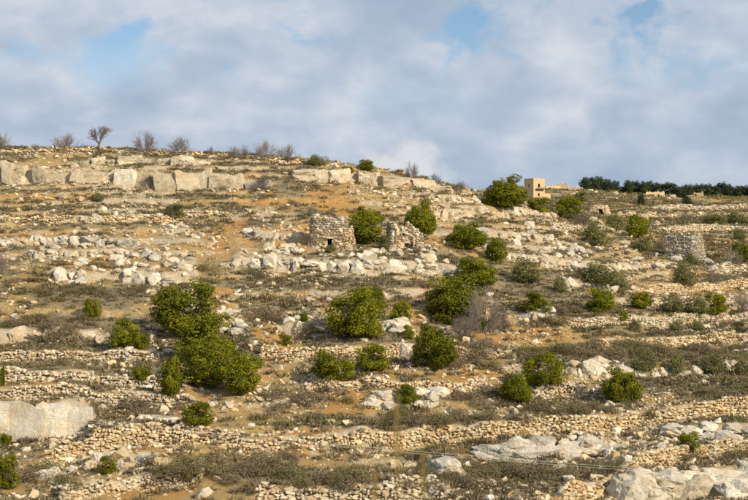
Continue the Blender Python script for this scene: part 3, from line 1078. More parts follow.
# the hut with the doorway
p, dd = hit(332, 249)
p = p + np.array([0, 2.2, 0]); p[2] = float(hxy(p[0], p[1] - 2.2)) - 0.25
H1 = thing('stone_hut', 'round cornered dry stone hut with small dark doorway and stepped top', 'hut', p, R(-6))
door = (-0.02, 0.30, 1.35)
stone_tier(H1, 2.45, 2.15, 0.95, 0.0, 2.55, 0.23, ['ochre', 'ochre', 'pale', 'ochre'], door=door, name='lower_wall', stone=.36)
core(H1, 2.45, 2.15, 0.95, 0.0, 2.5, 'ochre', door=door)
stone_tier(H1, 1.95, 1.80, 0.95, 2.55, 3.75, 0.25, ['pale', 'pale', 'grey'], name='upper_wall', stone=.4, off=(-0.32, 0.1),
           hf=lambda t: 3.75 + 0.18 * math.sin(5 * t) + 0.12 * math.sin(11 * t + 1))
core(H1, 1.95, 1.80, 0.95, 2.4, 3.6, 'pale', off=(-0.32, 0.1), name='upper_core')
block('lintel', (1.15, 0.5, 0.28), (door[0], -2.33, door[2] + 0.1), 'ochre', H1)
block('threshold', (0.8, 0.5, 0.18), (door[0], -2.5, 0.2), 'pale', H1)

# the ruined hut
p, dd = hit(405, 249)
p = p + np.array([0, 1.8, 0]); p[2] = float(hxy(p[0], p[1] - 1.8)) - 0.25
H2 = thing('ruined_hut', 'collapsed dry stone hut with jagged walls and hollow breach', 'ruin', p, R(4))


def ruin_h(t):
    x = math.cos(t)                       # left pillar tall, dip, a peak, slope to the right
    prof_ = np.interp(x, [-1, -0.55, -0.42, -0.25, -0.08, 0.08, 0.25, 0.6, 0.85, 1], [3.1, 3.2, 2.5, 2.2, 2.7, 3.4, 3.1, 2.4, 1.9, 1.4])
    return prof_ if math.sin(t) < 0.3 else prof_ * 0.75 + 0.4


d2 = (0.35, 0.55, 1.7)
stone_tier(H2, 1.95, 1.65, 0.9, 0.0, 3.4, 0.25, ['pale', 'ochre', 'pale', 'white'], door=d2, hf=ruin_h, name='broken_wall', stone=0.4)
core(H2, 1.95, 1.65, 0.9, 0.0, 3.4, 'ochre', door=d2, hf=ruin_h, roof=False)
block('fallen_lintel', (1.3, 0.45, 0.3), (0.3, -1.72, 1.82), 'pale', H2, (0.1, 0.35, 0.1))
for i in range(16):
    sz_ = rng.uniform(.3, .75)
    block('fallen_stone', (sz_, sz_ * .8, sz_ * .65), (rng.uniform(-1.9, 2.3), -1.9 - rng.random() * 1.0, 0.15 - 0.1 * rng.random()), 'pale' if i % 2 else 'white', H2, (rng.normal() * .3, rng.normal() * .3, rng.random() * 6))

# the square rubble mound on the right
PLAN_N = 14.0
p, dd = hit(689, 262)
p = p + np.array([0, 2.9, 0]); p[2] = float(hxy(p[0], p[1] - 2.9)) - 0.3
H3 = thing('rubble_mound', 'square battered grey rubble watch mound with one lit sloping corner', 'stone mound', p, R(-31))
sc3 = dd / 150.0
stone_tier(H3, 2.45, 1.9, 1.0, 0.0, 4.3, 0.24, ['grey', 'grey', 'pale'], name='rubble_wall', stone=0.38,
           hf=lambda t: 4.15 + 0.35 * math.sin(t + 2.2) + 0.12 * math.sin(7 * t))
core(H3, 2.45, 1.9, 1.0, 0.0, 4.1, 'grey')

PLAN_N = 5.0
# the tiny arched hut farther off
p, dd = hit(601, 215)
p = p + np.array([0, 2.4, 0]); p[2] = float(hxy(p[0], p[1] - 2.4)) - 0.3
H4 = thing('distant_hut', 'tiny distant domed stone hut with dark arched doorway', 'hut', p, R(-5))
d4 = (0.25, 0.36, 1.5)
stone_tier(H4, 2.4, 1.5, 0.9, 0.0, 2.5, 0.30, ['ochre', 'pale'], door=d4, name='hut_wall', stone=0.5, hf=lambda t: 2.35 + 0.2 * math.sin(3 * t))
core(H4, 2.4, 1.5, 0.9, 0.0, 2.4, 'ochre', door=d4)
block('lintel', (1.3, 0.6, 0.35), (d4[0], -2.0, d4[2] + 0.18), 'pale', H4)


# ------------------------------------------------------------------ box masonry (tower, village)
def wall_panel(bm, p0, p1, z0, z1, holes, thick, inward):
    """a wall between two plan points with rectangular openings (u0,u1,z0,z1), built from boxes with real depth"""
    p0 = Vector((p0[0], p0[1], 0)); p1 = Vector((p1[0], p1[1], 0))
    L_ = (p1 - p0).length; e = (p1 - p0) / L_; n = Vector((inward[0], inward[1], 0))
    us = sorted({0.0, L_} | {h[0] for h in holes} | {h[1] for h in holes})
    zs = sorted({z0, z1} | {h[2] for h in holes} | {h[3] for h in holes})
    for i in range(len(us) - 1):
        for j in range(len(zs) - 1):
            um, zm = (us[i] + us[i+1]) / 2, (zs[j] + zs[j+1]) / 2
            if any(h[0] < um < h[1] and h[2] < zm < h[3] for h in holes):
                continue
            c = []
            for zz in (zs[j], zs[j+1]):
                for (uu, tt) in ((us[i], 0), (us[i+1], 0), (us[i+1], thick), (us[i], thick)):
                    q = p0 + e * uu + n * tt
                    c.append(bm.verts.new((q.x, q.y, zz)))
            for f in ((0, 1, 5, 4), (1, 2, 6, 5), (2, 3, 7, 6), (3, 0, 4, 7), (4, 5, 6, 7), (3, 2, 1, 0)):
                bm.faces.new([c[k] for k in f])


def bm_obj(name, bm, matn, T):
    bmesh.ops.recalc_face_normals(bm, faces=bm.faces[:])
    me = bpy.data.meshes.new(name); bm.to_mesh(me); bm.free()
    me.materials.append(M[matn])
    return obj(name, me, T)


def box_bm(lo, hi):
    bm = bmesh.new()
    bmesh.ops.create_cube(bm, size=1)
    for v_ in bm.verts:
        v_.co = Vector([(lo[k] + hi[k]) / 2 + v_.co[k] * (hi[k] - lo[k]) for k in range(3)])
    return bm


dT = 430.0
pT = np.array([(534.5 - 374) / FPX * dT, dT, 0.0]); pT[2] = float(hxy(pT[0], pT[1])) - 0.6
zt = (250 - 178.8) * dT / FPX - pT[2]
TW = thing('stone_tower', 'square sandy stone tower with dark window and balcony on the skyline', 'tower', pT, R(33))
s2 = 2.15
for nm, p0, p1, inn, holes in (
        ('front_wall', (-s2, -s2), (s2, -s2), (0, 1), [(1.75, 2.5, zt - 2.6, zt - 1.6), (1.7, 2.35, zt - 5.2, zt - 4.3)]),
        ('back_wall', (s2, s2), (-s2, s2), (0, -1), []),
        ('left_wall', (-s2, s2 - 0.42), (-s2, -s2 + 0.42), (1, 0), [(1.4, 2.0, zt - 2.6, zt - 1.7)]),
        ('right_wall', (s2, -s2 + 0.42), (s2, s2 - 0.42), (-1, 0), [])):
    bm = bmesh.new()
    wall_panel(bm, p0, p1, 0, zt, holes, 0.4, inn)
    bm_obj(nm, bm, 'masonry', TW)
bm_obj('roof', box_bm((-s2 + .42, -s2 + .42, zt - .5), (s2 - .42, s2 - .42, zt - .3)), 'masonry', TW)
bc = bm_obj('balcony', box_bm((-1.3, -s2 - 0.7, zt - 3.3), (1.75, -s2 - 0.003, zt - 3.05)), 'dark', TW)
for k in range(8):
    bm_obj('baluster', box_bm((-1.28 + k * .42, -s2 - .68, zt - 3.05), (-1.20 + k * .42, -s2 - .62, zt - 2.6)), 'dark', bc)
bm_obj('window_sill', box_bm((-0.45, -s2 - .14, zt - 2.72), (0.40, -s2 - .003, zt - 2.6)), 'pale', TW)
bm = bmesh.new(); wall_panel(bm, (s2 + .01, -s2 + .5), (s2 + 2.6, -s2 + .5), 0, zt - 4.3, [], 2.4, (0, 1)); bm_obj('annex', bm, 'masonry', TW)


def ruined_house(px, py, w, dpt, h, holes, label, rz=0.0):
    q, _ = hit(px, py)
    q[2] -= 1.4; q[1] += dpt / 2
    T = thing('ruined_house', label, 'ruin', q, rz, 'ruined houses on the far ridge')
    a, b_ = w / 2, dpt / 2
    bm = bmesh.new(); wall_panel(bm, (-a, -b_), (a, -b_), 0, h, holes, 0.5, (0, 1)); bm_obj('front_wall', bm, 'ochre_s', T)
    bm = bmesh.new(); wall_panel(bm, (-a, b_), (a, b_), 0, h * 0.7, [], 0.5, (0, -1)); bm_obj('back_wall', bm, 'ochre_s', T)
    for sgn in (-1, 1):
        bm = bmesh.new(); wall_panel(bm, (sgn * a, -b_ + .52), (sgn * a, b_ - .52), 0, h * 0.9, [], 0.5, (-sgn, 0)); bm_obj('side_wall', bm, 'ochre_s', T)
    nst = int(w / 0.9)
    for i in range(nst):
        sz_ = rng.uniform(.5, 1.1)
        if rng.random() < .75:
            block('coping_stone', (sz_, .6, sz_ * .7), (-a + (i + .5) * w / nst, -b_ + .25, h + sz_ * .2), random.choice(['ochre_s', 'pale_s']), T, (0, rng.normal() * .1, rng.normal() * .2))


ruined_house(552, 190, 6, 5, 3.0, [(1.2, 2.2, .8, 2.4)], 'ruined stone house just right of the square tower', R(10))
ruined_house(563, 189.5, 5, 5, 3.6, [(2.0, 3.0, .8, 2.6)], 'taller ruined stone house between the tower and dark trees', R(-8))
ruined_house(575, 190.5, 6, 4, 2.4, [(3.5, 4.4, .6, 2.0)], 'low ruined stone house at the left end of the dark trees', R(5))
ruined_house(655, 196, 7, 5, 2.8, [(1.0, 2.0, .6, 2.1), (4.2, 5.2, .6, 2.1)], 'pale ruined house under the right part of the dark trees', R(3))
ruined_house(697, 196, 6, 5, 2.6, [(2.4, 3.4, .6, 2.1)], 'small ruined house between the two dark tree groups', R(-12))


# ------------------------------------------------------------------ vegetation shapes
def leaf_quads(C, Nrm, size, rng, asp=0.6):
    n = len(C)
    a = rng.normal(size=(n, 3)); Nn = Nrm / (np.linalg.norm(Nrm, axis=1, keepdims=True) + 1e-9)
    t = np.cross(Nn, a); t /= np.linalg.norm(t, axis=1, keepdims=True) + 1e-9
    bt_ = np.cross(Nn, t)
    s = (size * rng.uniform(.6, 1.3, n))[:, None]
    V = np.stack([C - t * s, C - bt_ * s * asp, C + t * s, C + bt_ * s * asp], 1).reshape(-1, 3)
    F = np.arange(4 * n).reshape(n, 4)
    return V, F


def crown_mesh(name, rng, nclump, nleaf, leaf, matn, lumpy=0.25, clump_r=(.10, .19), zmin=0.02, shape=2.0, loose=0.0, flat=1.0):
    """unit crown: width 1, height 1, standing on z = 0"""
    cs, rs = [], []
    o = rng.random(2) * 90
    while len(cs) < nclump:
        v = rng.normal(size=3); v /= np.linalg.norm(v)
        lump = 1 + lumpy * 2 * float(fbm(np.array(v[0] * 1.1 + v[2] * .7 + o[0]), np.array(v[1] * 1.1 + v[2] * .9 + o[1]), 0.8, 2))
        r = min(1.0, (0.45 + 0.5 * rng.random() ** 0.6) * lump)
        c = np.array([v[0] * .40 * r, v[1] * .40 * r, 0.36 + v[2] * (0.54 if v[2] > 0 else 0.34) * r])
        if c[2] < zmin + .04:
            continue
        cs.append(c); rs.append(rng.uniform(*clump_r))
    V, F, T = [], [], []
    n0 = 0
    per = nleaf // nclump
    for c, r in zip(cs, rs):
        v = rng.normal(size=(per, 3)); v /= np.linalg.norm(v, axis=1, keepdims=True)
        rad = r * (0.65 + 0.4 * rng.random((per, 1)) + loose * rng.random((per, 1)))
        p = c + v * rad * np.array([1, 1, .85 * flat])
        p[:, 2] = np.maximum(p[:, 2], zmin + .03 * rng.random(per))
        nrm = v * 1.2 + rng.normal(size=(per, 3)) * 0.55 + np.array([0, 0, .25])
        vv, ff = leaf_quads(p, nrm, leaf, rng)
        V.append(vv); F.append(ff + n0); n0 += len(vv)
        T.append(np.repeat(np.clip(0.2 + .6 * rng.random() + 0.3 * (rng.random(per) - .5), 0, 1), 4))
    V = np.concatenate(V)
    lo, hi = np.percentile(V, 0.5, axis=0), np.percentile(V, 99.5, axis=0)
    V[:, :2] = (V[:, :2] - (lo[:2] + hi[:2]) / 2) / (hi[:2] - lo[:2])
    V[:, 2] = V[:, 2] / hi[2]
    return mesh_np(name, V, np.concatenate(F), M[matn], np.concatenate(T))


def limb(V, F, p0, p1, r0, r1, sides=5):
    p0 = np.array(p0, float); p1 = np.array(p1, float)
    ax = p1 - p0; ax /= np.linalg.norm(ax) + 1e-9
    u = np.cross(ax, [0.3, 0.9, 0.1]); u /= np.linalg.norm(u) + 1e-9
    w_ = np.cross(ax, u)
    n0 = len(V)
    for (p_, r) in ((p0, r0), (p1, r1)):
        for i in range(sides):
            t = 2 * math.pi * i / sides
            V.append(p_ + (u * math.cos(t) + w_ * math.sin(t)) * r)
    for i in range(sides):
        j = (i + 1) % sides
        F.append((n0 + i, n0 + j, n0 + sides + j, n0 + sides + i))


def trunk_mesh(name, rng, height_=0.62, r=0.035, nl=6):
    V, F = [], []
    p = np.array([0, 0, -0.06]); q = np.array([rng.normal() * .02, rng.normal() * .02, 0.22])
    limb(V, F, p, q, r * 1.3, r, 7)
    for i in range(nl):
        a = 2 * math.pi * i / nl + rng.normal() * .3
        e = q + np.array([math.cos(a) * .2, math.sin(a) * .2, .18 + .15 * rng.random()])
        limb(V, F, q, e, r * .75, r * .42, 6)
        for k in range(2):
            g = e + np.array([math.cos(a + rng.normal() * .6) * .14, math.sin(a + rng.normal() * .6) * .14, .12 * rng.random() + .03])
            limb(V, F, e, g, r * .42, r * .15, 4)
    return mesh_np(name, V, F, M['bark'])


def bare_mesh(rng, h=1.0, spread=0.5, levels=5, trunk=0.22, r=0.022, lean=0.0, sides=3):
    """bare winter tree, unit height; returns the woody frame and the fine twigs"""
    V, F = [], []; V2, F2 = [], []

    def grow(p, dirv, length, rad, lv):
        e = p + dirv * length
        if lv >= levels - 2:
            limb(V2, F2, p, e, rad, rad * .6, 3)
        else:
            limb(V, F, p, e, rad, rad * .68, 5)
        if lv >= levels:
            return
        n = rng.integers(3, 5) if lv > 0 else rng.integers(4, 6)
        for i in range(n):
            dv = dirv + rng.normal(size=3) * spread * (1.0 if lv else 1.15)
            dv[2] += 0.14
            dv /= np.linalg.norm(dv)
            st = p + dirv * length * (rng.uniform(.6, 1.0) if lv else rng.uniform(.75, 1.0))
            grow(st, dv, length * rng.uniform(.58, .86), max(rad * .58, 0.0018), lv + 1)
    d0 = np.array([lean, 0, 1.0]); d0 /= np.linalg.norm(d0)
    grow(np.array([0, 0, -0.04]), d0, trunk, r, 0)
    A = np.array(V); B_ = np.array(V2)
    zmax = max(A[:, 2].max(), B_[:, 2].max()); wx = max(np.ptp(B_[:, 0]), np.ptp(B_[:, 1]))
    sc_ = np.array([1 / wx, 1 / wx, 1 / zmax])
    return mesh_np('trunk', A * sc_, F, M['bark']), mesh_np('twigs', B_ * sc_, F2, M['twig'])


def brush_mesh(rng, stems=24, r=0.007):
    """leafless bush: many stems fanning out from the ground, unit size; returns stems and fine twigs"""
    V, F = [], []; V2, F2 = [], []
    for i in range(stems):
        a = rng.random() * 6.283; tilt = rng.random() ** .7 * 1.15
        dv = np.array([math.cos(a) * math.sin(tilt), math.sin(a) * math.sin(tilt), math.cos(tilt)])
        p = np.array([rng.normal() * .03, rng.normal() * .03, -.04]); L_ = rng.uniform(.25, .42)
        e = p + dv * L_
        limb(V, F, p, e, r, r * .7, 4)
        for j in range(4):
            d2_ = dv + rng.normal(size=3) * .38; d2_ /= np.linalg.norm(d2_)
            s_ = p + (e - p) * rng.uniform(.55, 1); e2 = s_ + d2_ * rng.uniform(.18, .32)
            limb(V, F, s_, e2, r * .6, r * .35, 3)
            for k in range(5):
                d3 = d2_ + rng.normal(size=3) * .5; d3 /= np.linalg.norm(d3)
                s3 = s_ + (e2 - s_) * rng.uniform(.4, 1); e3 = s3 + d3 * rng.uniform(.10, .22)
                limb(V2, F2, s3, e3, .0022, .0012, 3)
                for m_ in range(3):
                    d4_ = d3 + rng.normal(size=3) * .6; d4_ /= np.linalg.norm(d4_)
                    s4 = s3 + (e3 - s3) * rng.uniform(.3, 1)
                    limb(V2, F2, s4, s4 + d4_ * rng.uniform(.05, .12), .0017, .001, 3)
    A = np.array(V); B_ = np.array(V2)
    lo = B_.min(0); hi = B_.max(0)
    sc_ = np.array([1 / (hi[0] - lo[0]), 1 / (hi[1] - lo[1]), 1 / np.percentile(B_[:, 2], 99)])
    return mesh_np('stems', A * sc_, F, M['twig']), mesh_np('twigs', B_ * sc_, F2, M['twig'])


def shrub_mesh(name, rng, n, matn, size=0.05, spiky=0.6):
    """low cushion of thin twigs and tiny leaves, unit width and height"""
    k = rng.integers(3, 7)
    c = np.stack([rng.normal(size=k) * .2, rng.normal(size=k) * .2, rng.uniform(.0, .12, k)], 1)
    rr_ = rng.uniform(.22, .42, k)
    i = rng.integers(k, size=n)
    v = rng.normal(size=(n, 3)); v[:, 2] = np.abs(v[:, 2]); v /= np.linalg.norm(v, axis=1, keepdims=True)
    rad = rr_[i] * (0.55 + .55 * rng.random(n))
    P = c[i] + v * rad[:, None] * np.array([1, 1, 1.7])
    nr = rng.normal(size=(n, 3))
    V, F = leaf_quads(P, nr, size, rng, 0.35)
    mx = P[:, 2].max()
    V[:, 2] /= mx
    V[:, 2] = np.maximum(V[:, 2], -0.1)
    return mesh_np(name, V, F, M[matn], np.repeat(rng.random(n), 4))


vr = np.random.default_rng(9)
OAK = [crown_mesh('crown', vr, 60, 12000, 0.0205, 'oak', 0.32, (.08, .17)) for _ in range(5)]
OAKS = [crown_mesh('crown', vr, 34, 5000, 0.030, 'oak', 0.32, (.10, .20)) for _ in range(4)]
OLV = [crown_mesh('crown', vr, 50, 4600, 0.026, 'olive', 0.30, (.09, .19), loose=.35) for _ in range(4)]
YEL = [crown_mesh('crown', vr, 40, 3200, 0.032, 'yellowgreen', 0.26, (.12, .22)) for _ in range(2)]
PIN = [crown_mesh('crown', vr, 36, 2200, 0.045, 'pine', 0.22, (.14, .22)) for _ in range(3)]
TRK = [trunk_mesh('trunk', vr) for _ in range(3)]
BARE = [bare_mesh(vr, spread=.42, trunk=.30, r=.026, levels=5) for _ in range(3)] + [brush_mesh(vr) for _ in range(3)]
SHR = [shrub_mesh('dry_shrub', vr, 1500, 'scrub', 0.036) for _ in range(6)] + [shrub_mesh('dry_shrub', vr, 1500, 'scrub_olive', 0.036) for _ in range(4)]
SHRG = [shrub_mesh('green_shrub', vr, 700, 'oak', 0.045) for _ in range(2)]


LM = []


def plant(kind, px, py, w, h, label, cat, group=None, back=0.0, lift=0.0, dset=None, i=None):
    """stand a tree or bush whose foot shows at photo pixel (px, py), w and h its size in photo pixels"""
    if dset is None:
        q, d = hit(px, py)
    else:
        d = dset; q = np.array([(px - 374) / FPX * d, d, 0.0]); q[2] = float(height(px, d))
    if back:
        q[1] += back; q[2] = float(hxy(q[0], q[1]))
    W_, H_ = w * d / FPX, h * d / FPX
    if len(label.split()) <= 11 and 5 < px < 744:
        LM.append((px, py - h * .3, w, label))
    names = {'oak': 'oak_tree', 'oaks': 'oak_bush', 'olive': 'olive_tree', 'yel': 'yellowing_bush', 'pine': 'pine_tree', 'bare': 'bare_tree', 'bareb': 'bare_bush'}
    T = thing(names[kind], label, cat, q - np.array([0, 0, .08]), vr.random() * 6.28, group)
    if kind in ('bare', 'bareb'):
        k = (vr.integers(3) if kind == 'bare' else 3 + vr.integers(3)) if i is None else i
        for nm, me_ in zip(('trunk' if k < 3 else 'stems', 'twigs'), BARE[k]):
            o = obj(nm, me_, T); o.scale = (W_, W_, H_)
        return T
    lib = {'oak': OAK, 'oaks': OAKS, 'olive': OLV, 'yel': YEL, 'pine': PIN}[kind]
    o = obj('crown', lib[vr.integers(len(lib)) if i is None else i], T)
    o.scale = (W_, W_ * vr.uniform(.85, 1.0), H_ * (1 - lift)); o.location = (0, 0, H_ * lift)
    o = obj('trunk', TRK[vr.integers(3)], T); o.scale = (W_, W_, H_)
    return T


# bare trees on the crest
CR = 'bare trees along the hill crest'
for kind, px, py, w, h, lab, i in (
    ('bareb', 2, 150, 20, 17, 'bare tree cut by the left edge of the crest', 3),
    ('bareb', 35, 151, 14, 8, 'very small dark bare bush on the crest near the left edge', 4),
    ('bareb', 67, 151, 36, 18, 'low wide bare tree on the crest left of the tallest one', 5),
    ('bare', 99, 152, 28, 29, 'tallest bare tree with clear trunk on the crest', 1),
    ('bareb', 146, 154, 32, 23, 'upright bare tree right of the tallest one on the crest', 3),
    ('bareb', 181, 156, 30, 20, 'rounded bare tree fourth along the crest', 4),
    ('bareb', 211, 157, 12, 11, 'thin small bare sapling on the crest', 5),
    ('bareb', 239, 159, 28, 14, 'low bare bush left of the dense crest thicket', 3),
    ('bareb', 266, 160, 32, 20, 'left half of the dense bare thicket on the crest', 4),
    ('bareb', 288, 161, 28, 17, 'right half of the dense bare thicket on the crest', 5),
    ('bareb', 412, 182, 18, 20, 'brown bare bush where the crest starts to drop', 3),
    ('bareb', 434, 186, 20, 13, 'low grey bare bush below the crest right of the brown one', 4),
    ('bareb', 461, 192, 22, 11, 'bare brush left of the big round oak on the skyline', 5)):
    plant(kind, px, py, w, h, lab, 'bare tree', CR, i=i)
plant('olive', 318, 166, 24, 12, 'dull dark bush on the crest left of the green bushes', 'bush')
plant('oaks', 348, 173, 12, 7, 'tiny green bush on the crest', 'bush')
plant('oaks', 365, 170, 19, 11, 'round green bush highest on the crest', 'bush')

# oaks
for px, py, w, h, lab in (
    (186, 334, 68, 53, 'broad upper oak of the largest dark green cluster'),
    (206, 362, 58, 48, 'middle oak of the largest dark green cluster'),
    (208, 385, 58, 46, 'lower oak of the largest dark green cluster'),
    (240, 395, 46, 44, 'lowest right oak of the largest dark green cluster'),
    (353, 338, 64, 50, 'central large oak on the middle terrace'),
    (372, 312, 30, 26, 'rounded right shoulder oak behind the central large oak'),
    (455, 322, 56, 46, 'oak half hidden by the leafless grey tree'),
    (434, 370, 48, 45, 'oak below the leafless grey tree'),
    (505, 208, 42, 32, 'big round oak on the shoulder left of the tower'),
    (364, 244, 40, 37, 'dark oak between the two stone huts'),
    (420, 238, 32, 38, 'tall oak just right of the ruined hut'),
    (466, 250, 40, 29, 'wide low oak right of the ruined hut'),
    (474, 284, 40, 27, 'spreading oak below the wide low oak'),
    (544, 386, 44, 34, 'upper oak of the pair right of centre'),
    (516, 403, 34, 30, 'lower left oak of the pair right of centre'),
    (623, 403, 38, 36, 'lone round oak at lower right'),
    (600, 312, 30, 25, 'round dark oak on the right terraces'),
    ):
    plant('oak', px, py, w, h, lab, 'oak tree', 'green oaks on the hillside')
for px, py, w, h, lab in (
    (168, 396, 26, 40, 'narrow oak leaning against the largest cluster'),
    (125, 347, 28, 29, 'small oak bush left of the largest cluster'),
    (142, 348, 20, 16, 'low green bush joined to the small left oak'),
    (142, 379, 20, 14, 'little oak bush left of the narrow oak'),
    (198, 426, 32, 26, 'isolated round oak below the largest cluster near cables'),
    (330, 380, 30, 30, 'left one of two small central oaks'),
    (347, 380, 20, 22, 'low oak bush joined to the left small central oak'),
    (373, 371, 34, 28, 'right one of two small central oaks'),
    (285, 345, 16, 12, 'small green bush left of the central oaks'),
    (305, 321, 9, 9, 'tiny bright bush above the pale central ledge'),
    (400, 322, 22, 22, 'small oak between central oak and grey tree'),
    (408, 338, 16, 14, 'small bush below the oak between central oak and grey tree'),
    (440, 310, 30, 24, 'left lobe oak beside the leafless grey tree'),
    (474, 330, 20, 18, 'green bush at the foot of the leafless grey tree'),
    (498, 263, 24, 25, 'compact yellow green oak right of the wide low oak'),
    (535, 312, 32, 21, 'compact dark oak right of the leafless grey tree'),
    (407, 403, 22, 20, 'small bright oak bush in the lower middle'),
    (688, 451, 22, 20, 'small dark oak at lower right above the slabs'),
    (4, 446, 16, 14, 'green bush at the left edge beside the white slab'),
    (5, 489, 26, 36, 'green oak bush in the bottom left corner'),
    (107, 473, 22, 18, 'leafy green bush among ochre rocks at lower left'),
    (567, 219, 28, 23, 'dark oak right of and below the tower'),
    (537, 212, 24, 15, 'low green oak in front of the tower'),
    (637, 238, 24, 24, 'dark green oak above the right terraces'),
    (716, 314, 24, 22, 'rounded oak at the right end of the olive row'),
    (622, 320, 14, 11, 'small dark oak bush below the round dark oak'),
    (638, 308, 26, 17, 'dark low oak left of the olive row'),
    (743, 262, 22, 20, 'olive brown oak at the right edge'),
    (2, 386, 6, 22, 'sliver of green bush cut by the left edge'),
    (92, 190 + 128, 20, 20, 'dull green bush left of the largest oak cluster')):
    plant('oaks', px, py, w, h, lab, 'oak bush', 'green oak bushes on the hillside')
for px, py, w, h, lab in (
    (596, 247, 30, 28, 'grey green olive on the upper right slope'),
    (614, 230, 24, 17, 'pale olive behind the grey green one'),
    (567, 219, 18, 12, 'small silver olive in front of the dark oak by the tower'),
    (527, 283, 32, 26, 'grey green olive right of the spreading oak'),
    (598, 284, 44, 22, 'wide olive with dark shade on the right slope'),
    (620, 292, 24, 18, 'smaller olive right below the wide one'),
    (560, 292, 16, 15, 'small olive left of the wide one'),
    (685, 287, 26, 26, 'olive standing left below the rubble mound'),
    (692, 264, 16, 12, 'small olive at the foot of the rubble mound'),
    (640, 252, 26, 15, 'low olive right of the upper dark oak'),
    (672, 313, 26, 20, 'first olive of the row on the right terrace'),
    (695, 314, 26, 21, 'second olive of the row on the right terrace'),
    (646, 374, 28, 26, 'leftmost young tree of the row above the lone oak'),
    (677, 375, 22, 21, 'second young tree of the row at right'),
    (712, 375, 26, 24, 'third young tree of the row at right'),
    (743, 375, 20, 22, 'young tree at the right edge of the row'),
    (636, 331, 12, 12, 'small olive sapling on the ochre path'),
    (675, 330, 16, 10, 'second olive sapling beside the ochre path'),
    (698, 331, 16, 12, 'third olive sapling beside the ochre path'),
    (740, 331, 14, 11, 'olive sapling at the right end of the ochre path'),
    (715, 224, 26, 12, 'olive at the left of the far right olive line'),
    (738, 224, 26, 13, 'olive at the right of the far right olive line'),
    (740, 240, 16, 12, 'dark low olive near the right edge'),
    (580, 203, 16, 12, 'distant olive below the ruined village'),
    (175, 217, 22, 14, 'dark olive green shrub on the upper left slope'),
    (97, 201, 13, 10, 'small round shrub below the cliff band'),
    (395, 320, 12, 9, 'dull bush beside the small middle oak'),
    (330, 252, 12, 8, 'grey green shrub under the stone hut doorway'),
    (384, 250, 14, 14, 'grey green shrub between the huts'),
    (400, 420, 26, 16, 'dull green bush below the small bright oak')):
    plant('olive', px, py, w, h, lab, 'olive tree', 'olive trees and dull green shrubs')
plant('yel', 622, 193.5, 9, 7, 'yellowing bush among the distant dark trees', 'bush', i=0)
plant('yel', 686, 193.5, 10, 8, 'yellowish tree at the left end of the right dark group', 'bush', i=1)
plant('yel', 570, 214, 16, 14, 'yellow green bush behind the silver olive by the tower', 'bush', i=0)
# leafless grey trees
plant('bareb', 482, 333, 48, 46, 'large leafless grey tree in front of the central right oak', 'bare tree', i=3)
plant('bareb', 462, 338, 36, 24, 'leafless grey brush at the left foot of the grey tree', 'bare tree', i=4)
plant('bareb', 500, 330, 28, 22, 'leafless grey brush at the right foot of the grey tree', 'bare tree', i=5)
plant('bareb', 582, 228, 24, 16, 'grey leafless bush left of the upper right olive', 'bare tree', i=3)
plant('bareb', 660, 218, 20, 12, 'dark leafless bush on the far terraces', 'bare tree', i=4)
plant('bareb', 685, 222, 24, 12, 'wide leafless bush on the far terraces', 'bare tree', i=5)
plant('bareb', 713, 287, 18, 20, 'dark leafless bush right below the rubble mound', 'bare tree', i=3)
plant('bareb', 740, 312, 26, 22, 'reddish leafless bush at the right end of the olive row', 'bare tree', i=4)
plant('bareb', 662, 250, 24, 14, 'reddish leafless bush left of the rubble mound', 'bare tree', i=5)
plant('bareb', 732, 268, 26, 18, 'brown leafless bush near the right edge', 'bare tree', i=3)
plant('bareb', 150, 188, 26, 14, 'leafless dark brush against the pale cliff band', 'bare tree', i=4)
plant('bareb', 264, 189, 22, 16, 'grey leafless brush at the right end of the cliff band', 'bare tree', i=5)
plant('bareb', 312, 216, 14, 12, 'leafless bush behind the stone hut', 'bare tree', i=3)
plant('bareb', 2, 275, 20, 24, 'leafless bush at the left edge', 'bare tree', i=4)

# dark trees on the far ridge
vr2 = np.random.default_rng(31)
far_x = [585, 592, 600, 607, 615, 628, 636, 643, 650, 657, 663, 672, 680, 688, 697, 705, 713, 722, 730, 738, 746, 755, 764]
for k, x in enumerate(far_x):
    hgt_ = 11 + 3.0 * vr2.random()
    if k == 0:
        hgt_ = 14
    ordn = ['leftmost', 'second', 'third', 'fourth', 'fifth', 'sixth', 'seventh', 'eighth', 'ninth', 'tenth', 'eleventh', 'twelfth']
    kk_ = k if x < 668 else k - 11
    lab = ordn[kk_] + (' dark tree' if kk_ == 0 else ' dark tree from left') + (' in the left group on far ridge' if x < 668 else ' in the right group on far ridge')
    plant('pine', x + vr2.normal() * .8, 0, 11.5 + 3 * vr2.random(), hgt_, lab, 'tree', 'left group of dark ridge trees' if x < 668 else 'right group of dark ridge trees', dset=575 + vr2.normal() * 12)
plant('pine', 532, 0, 14, 13, 'dark tree directly behind the square tower', 'tree', dset=455)
plant('pine', 641, 205, 8, 12, 'dark pointed tree standing below the ridge row', 'tree')
plant('pine', 687, 207, 10, 11, 'dark tree below the gap in the ridge row', 'tree')

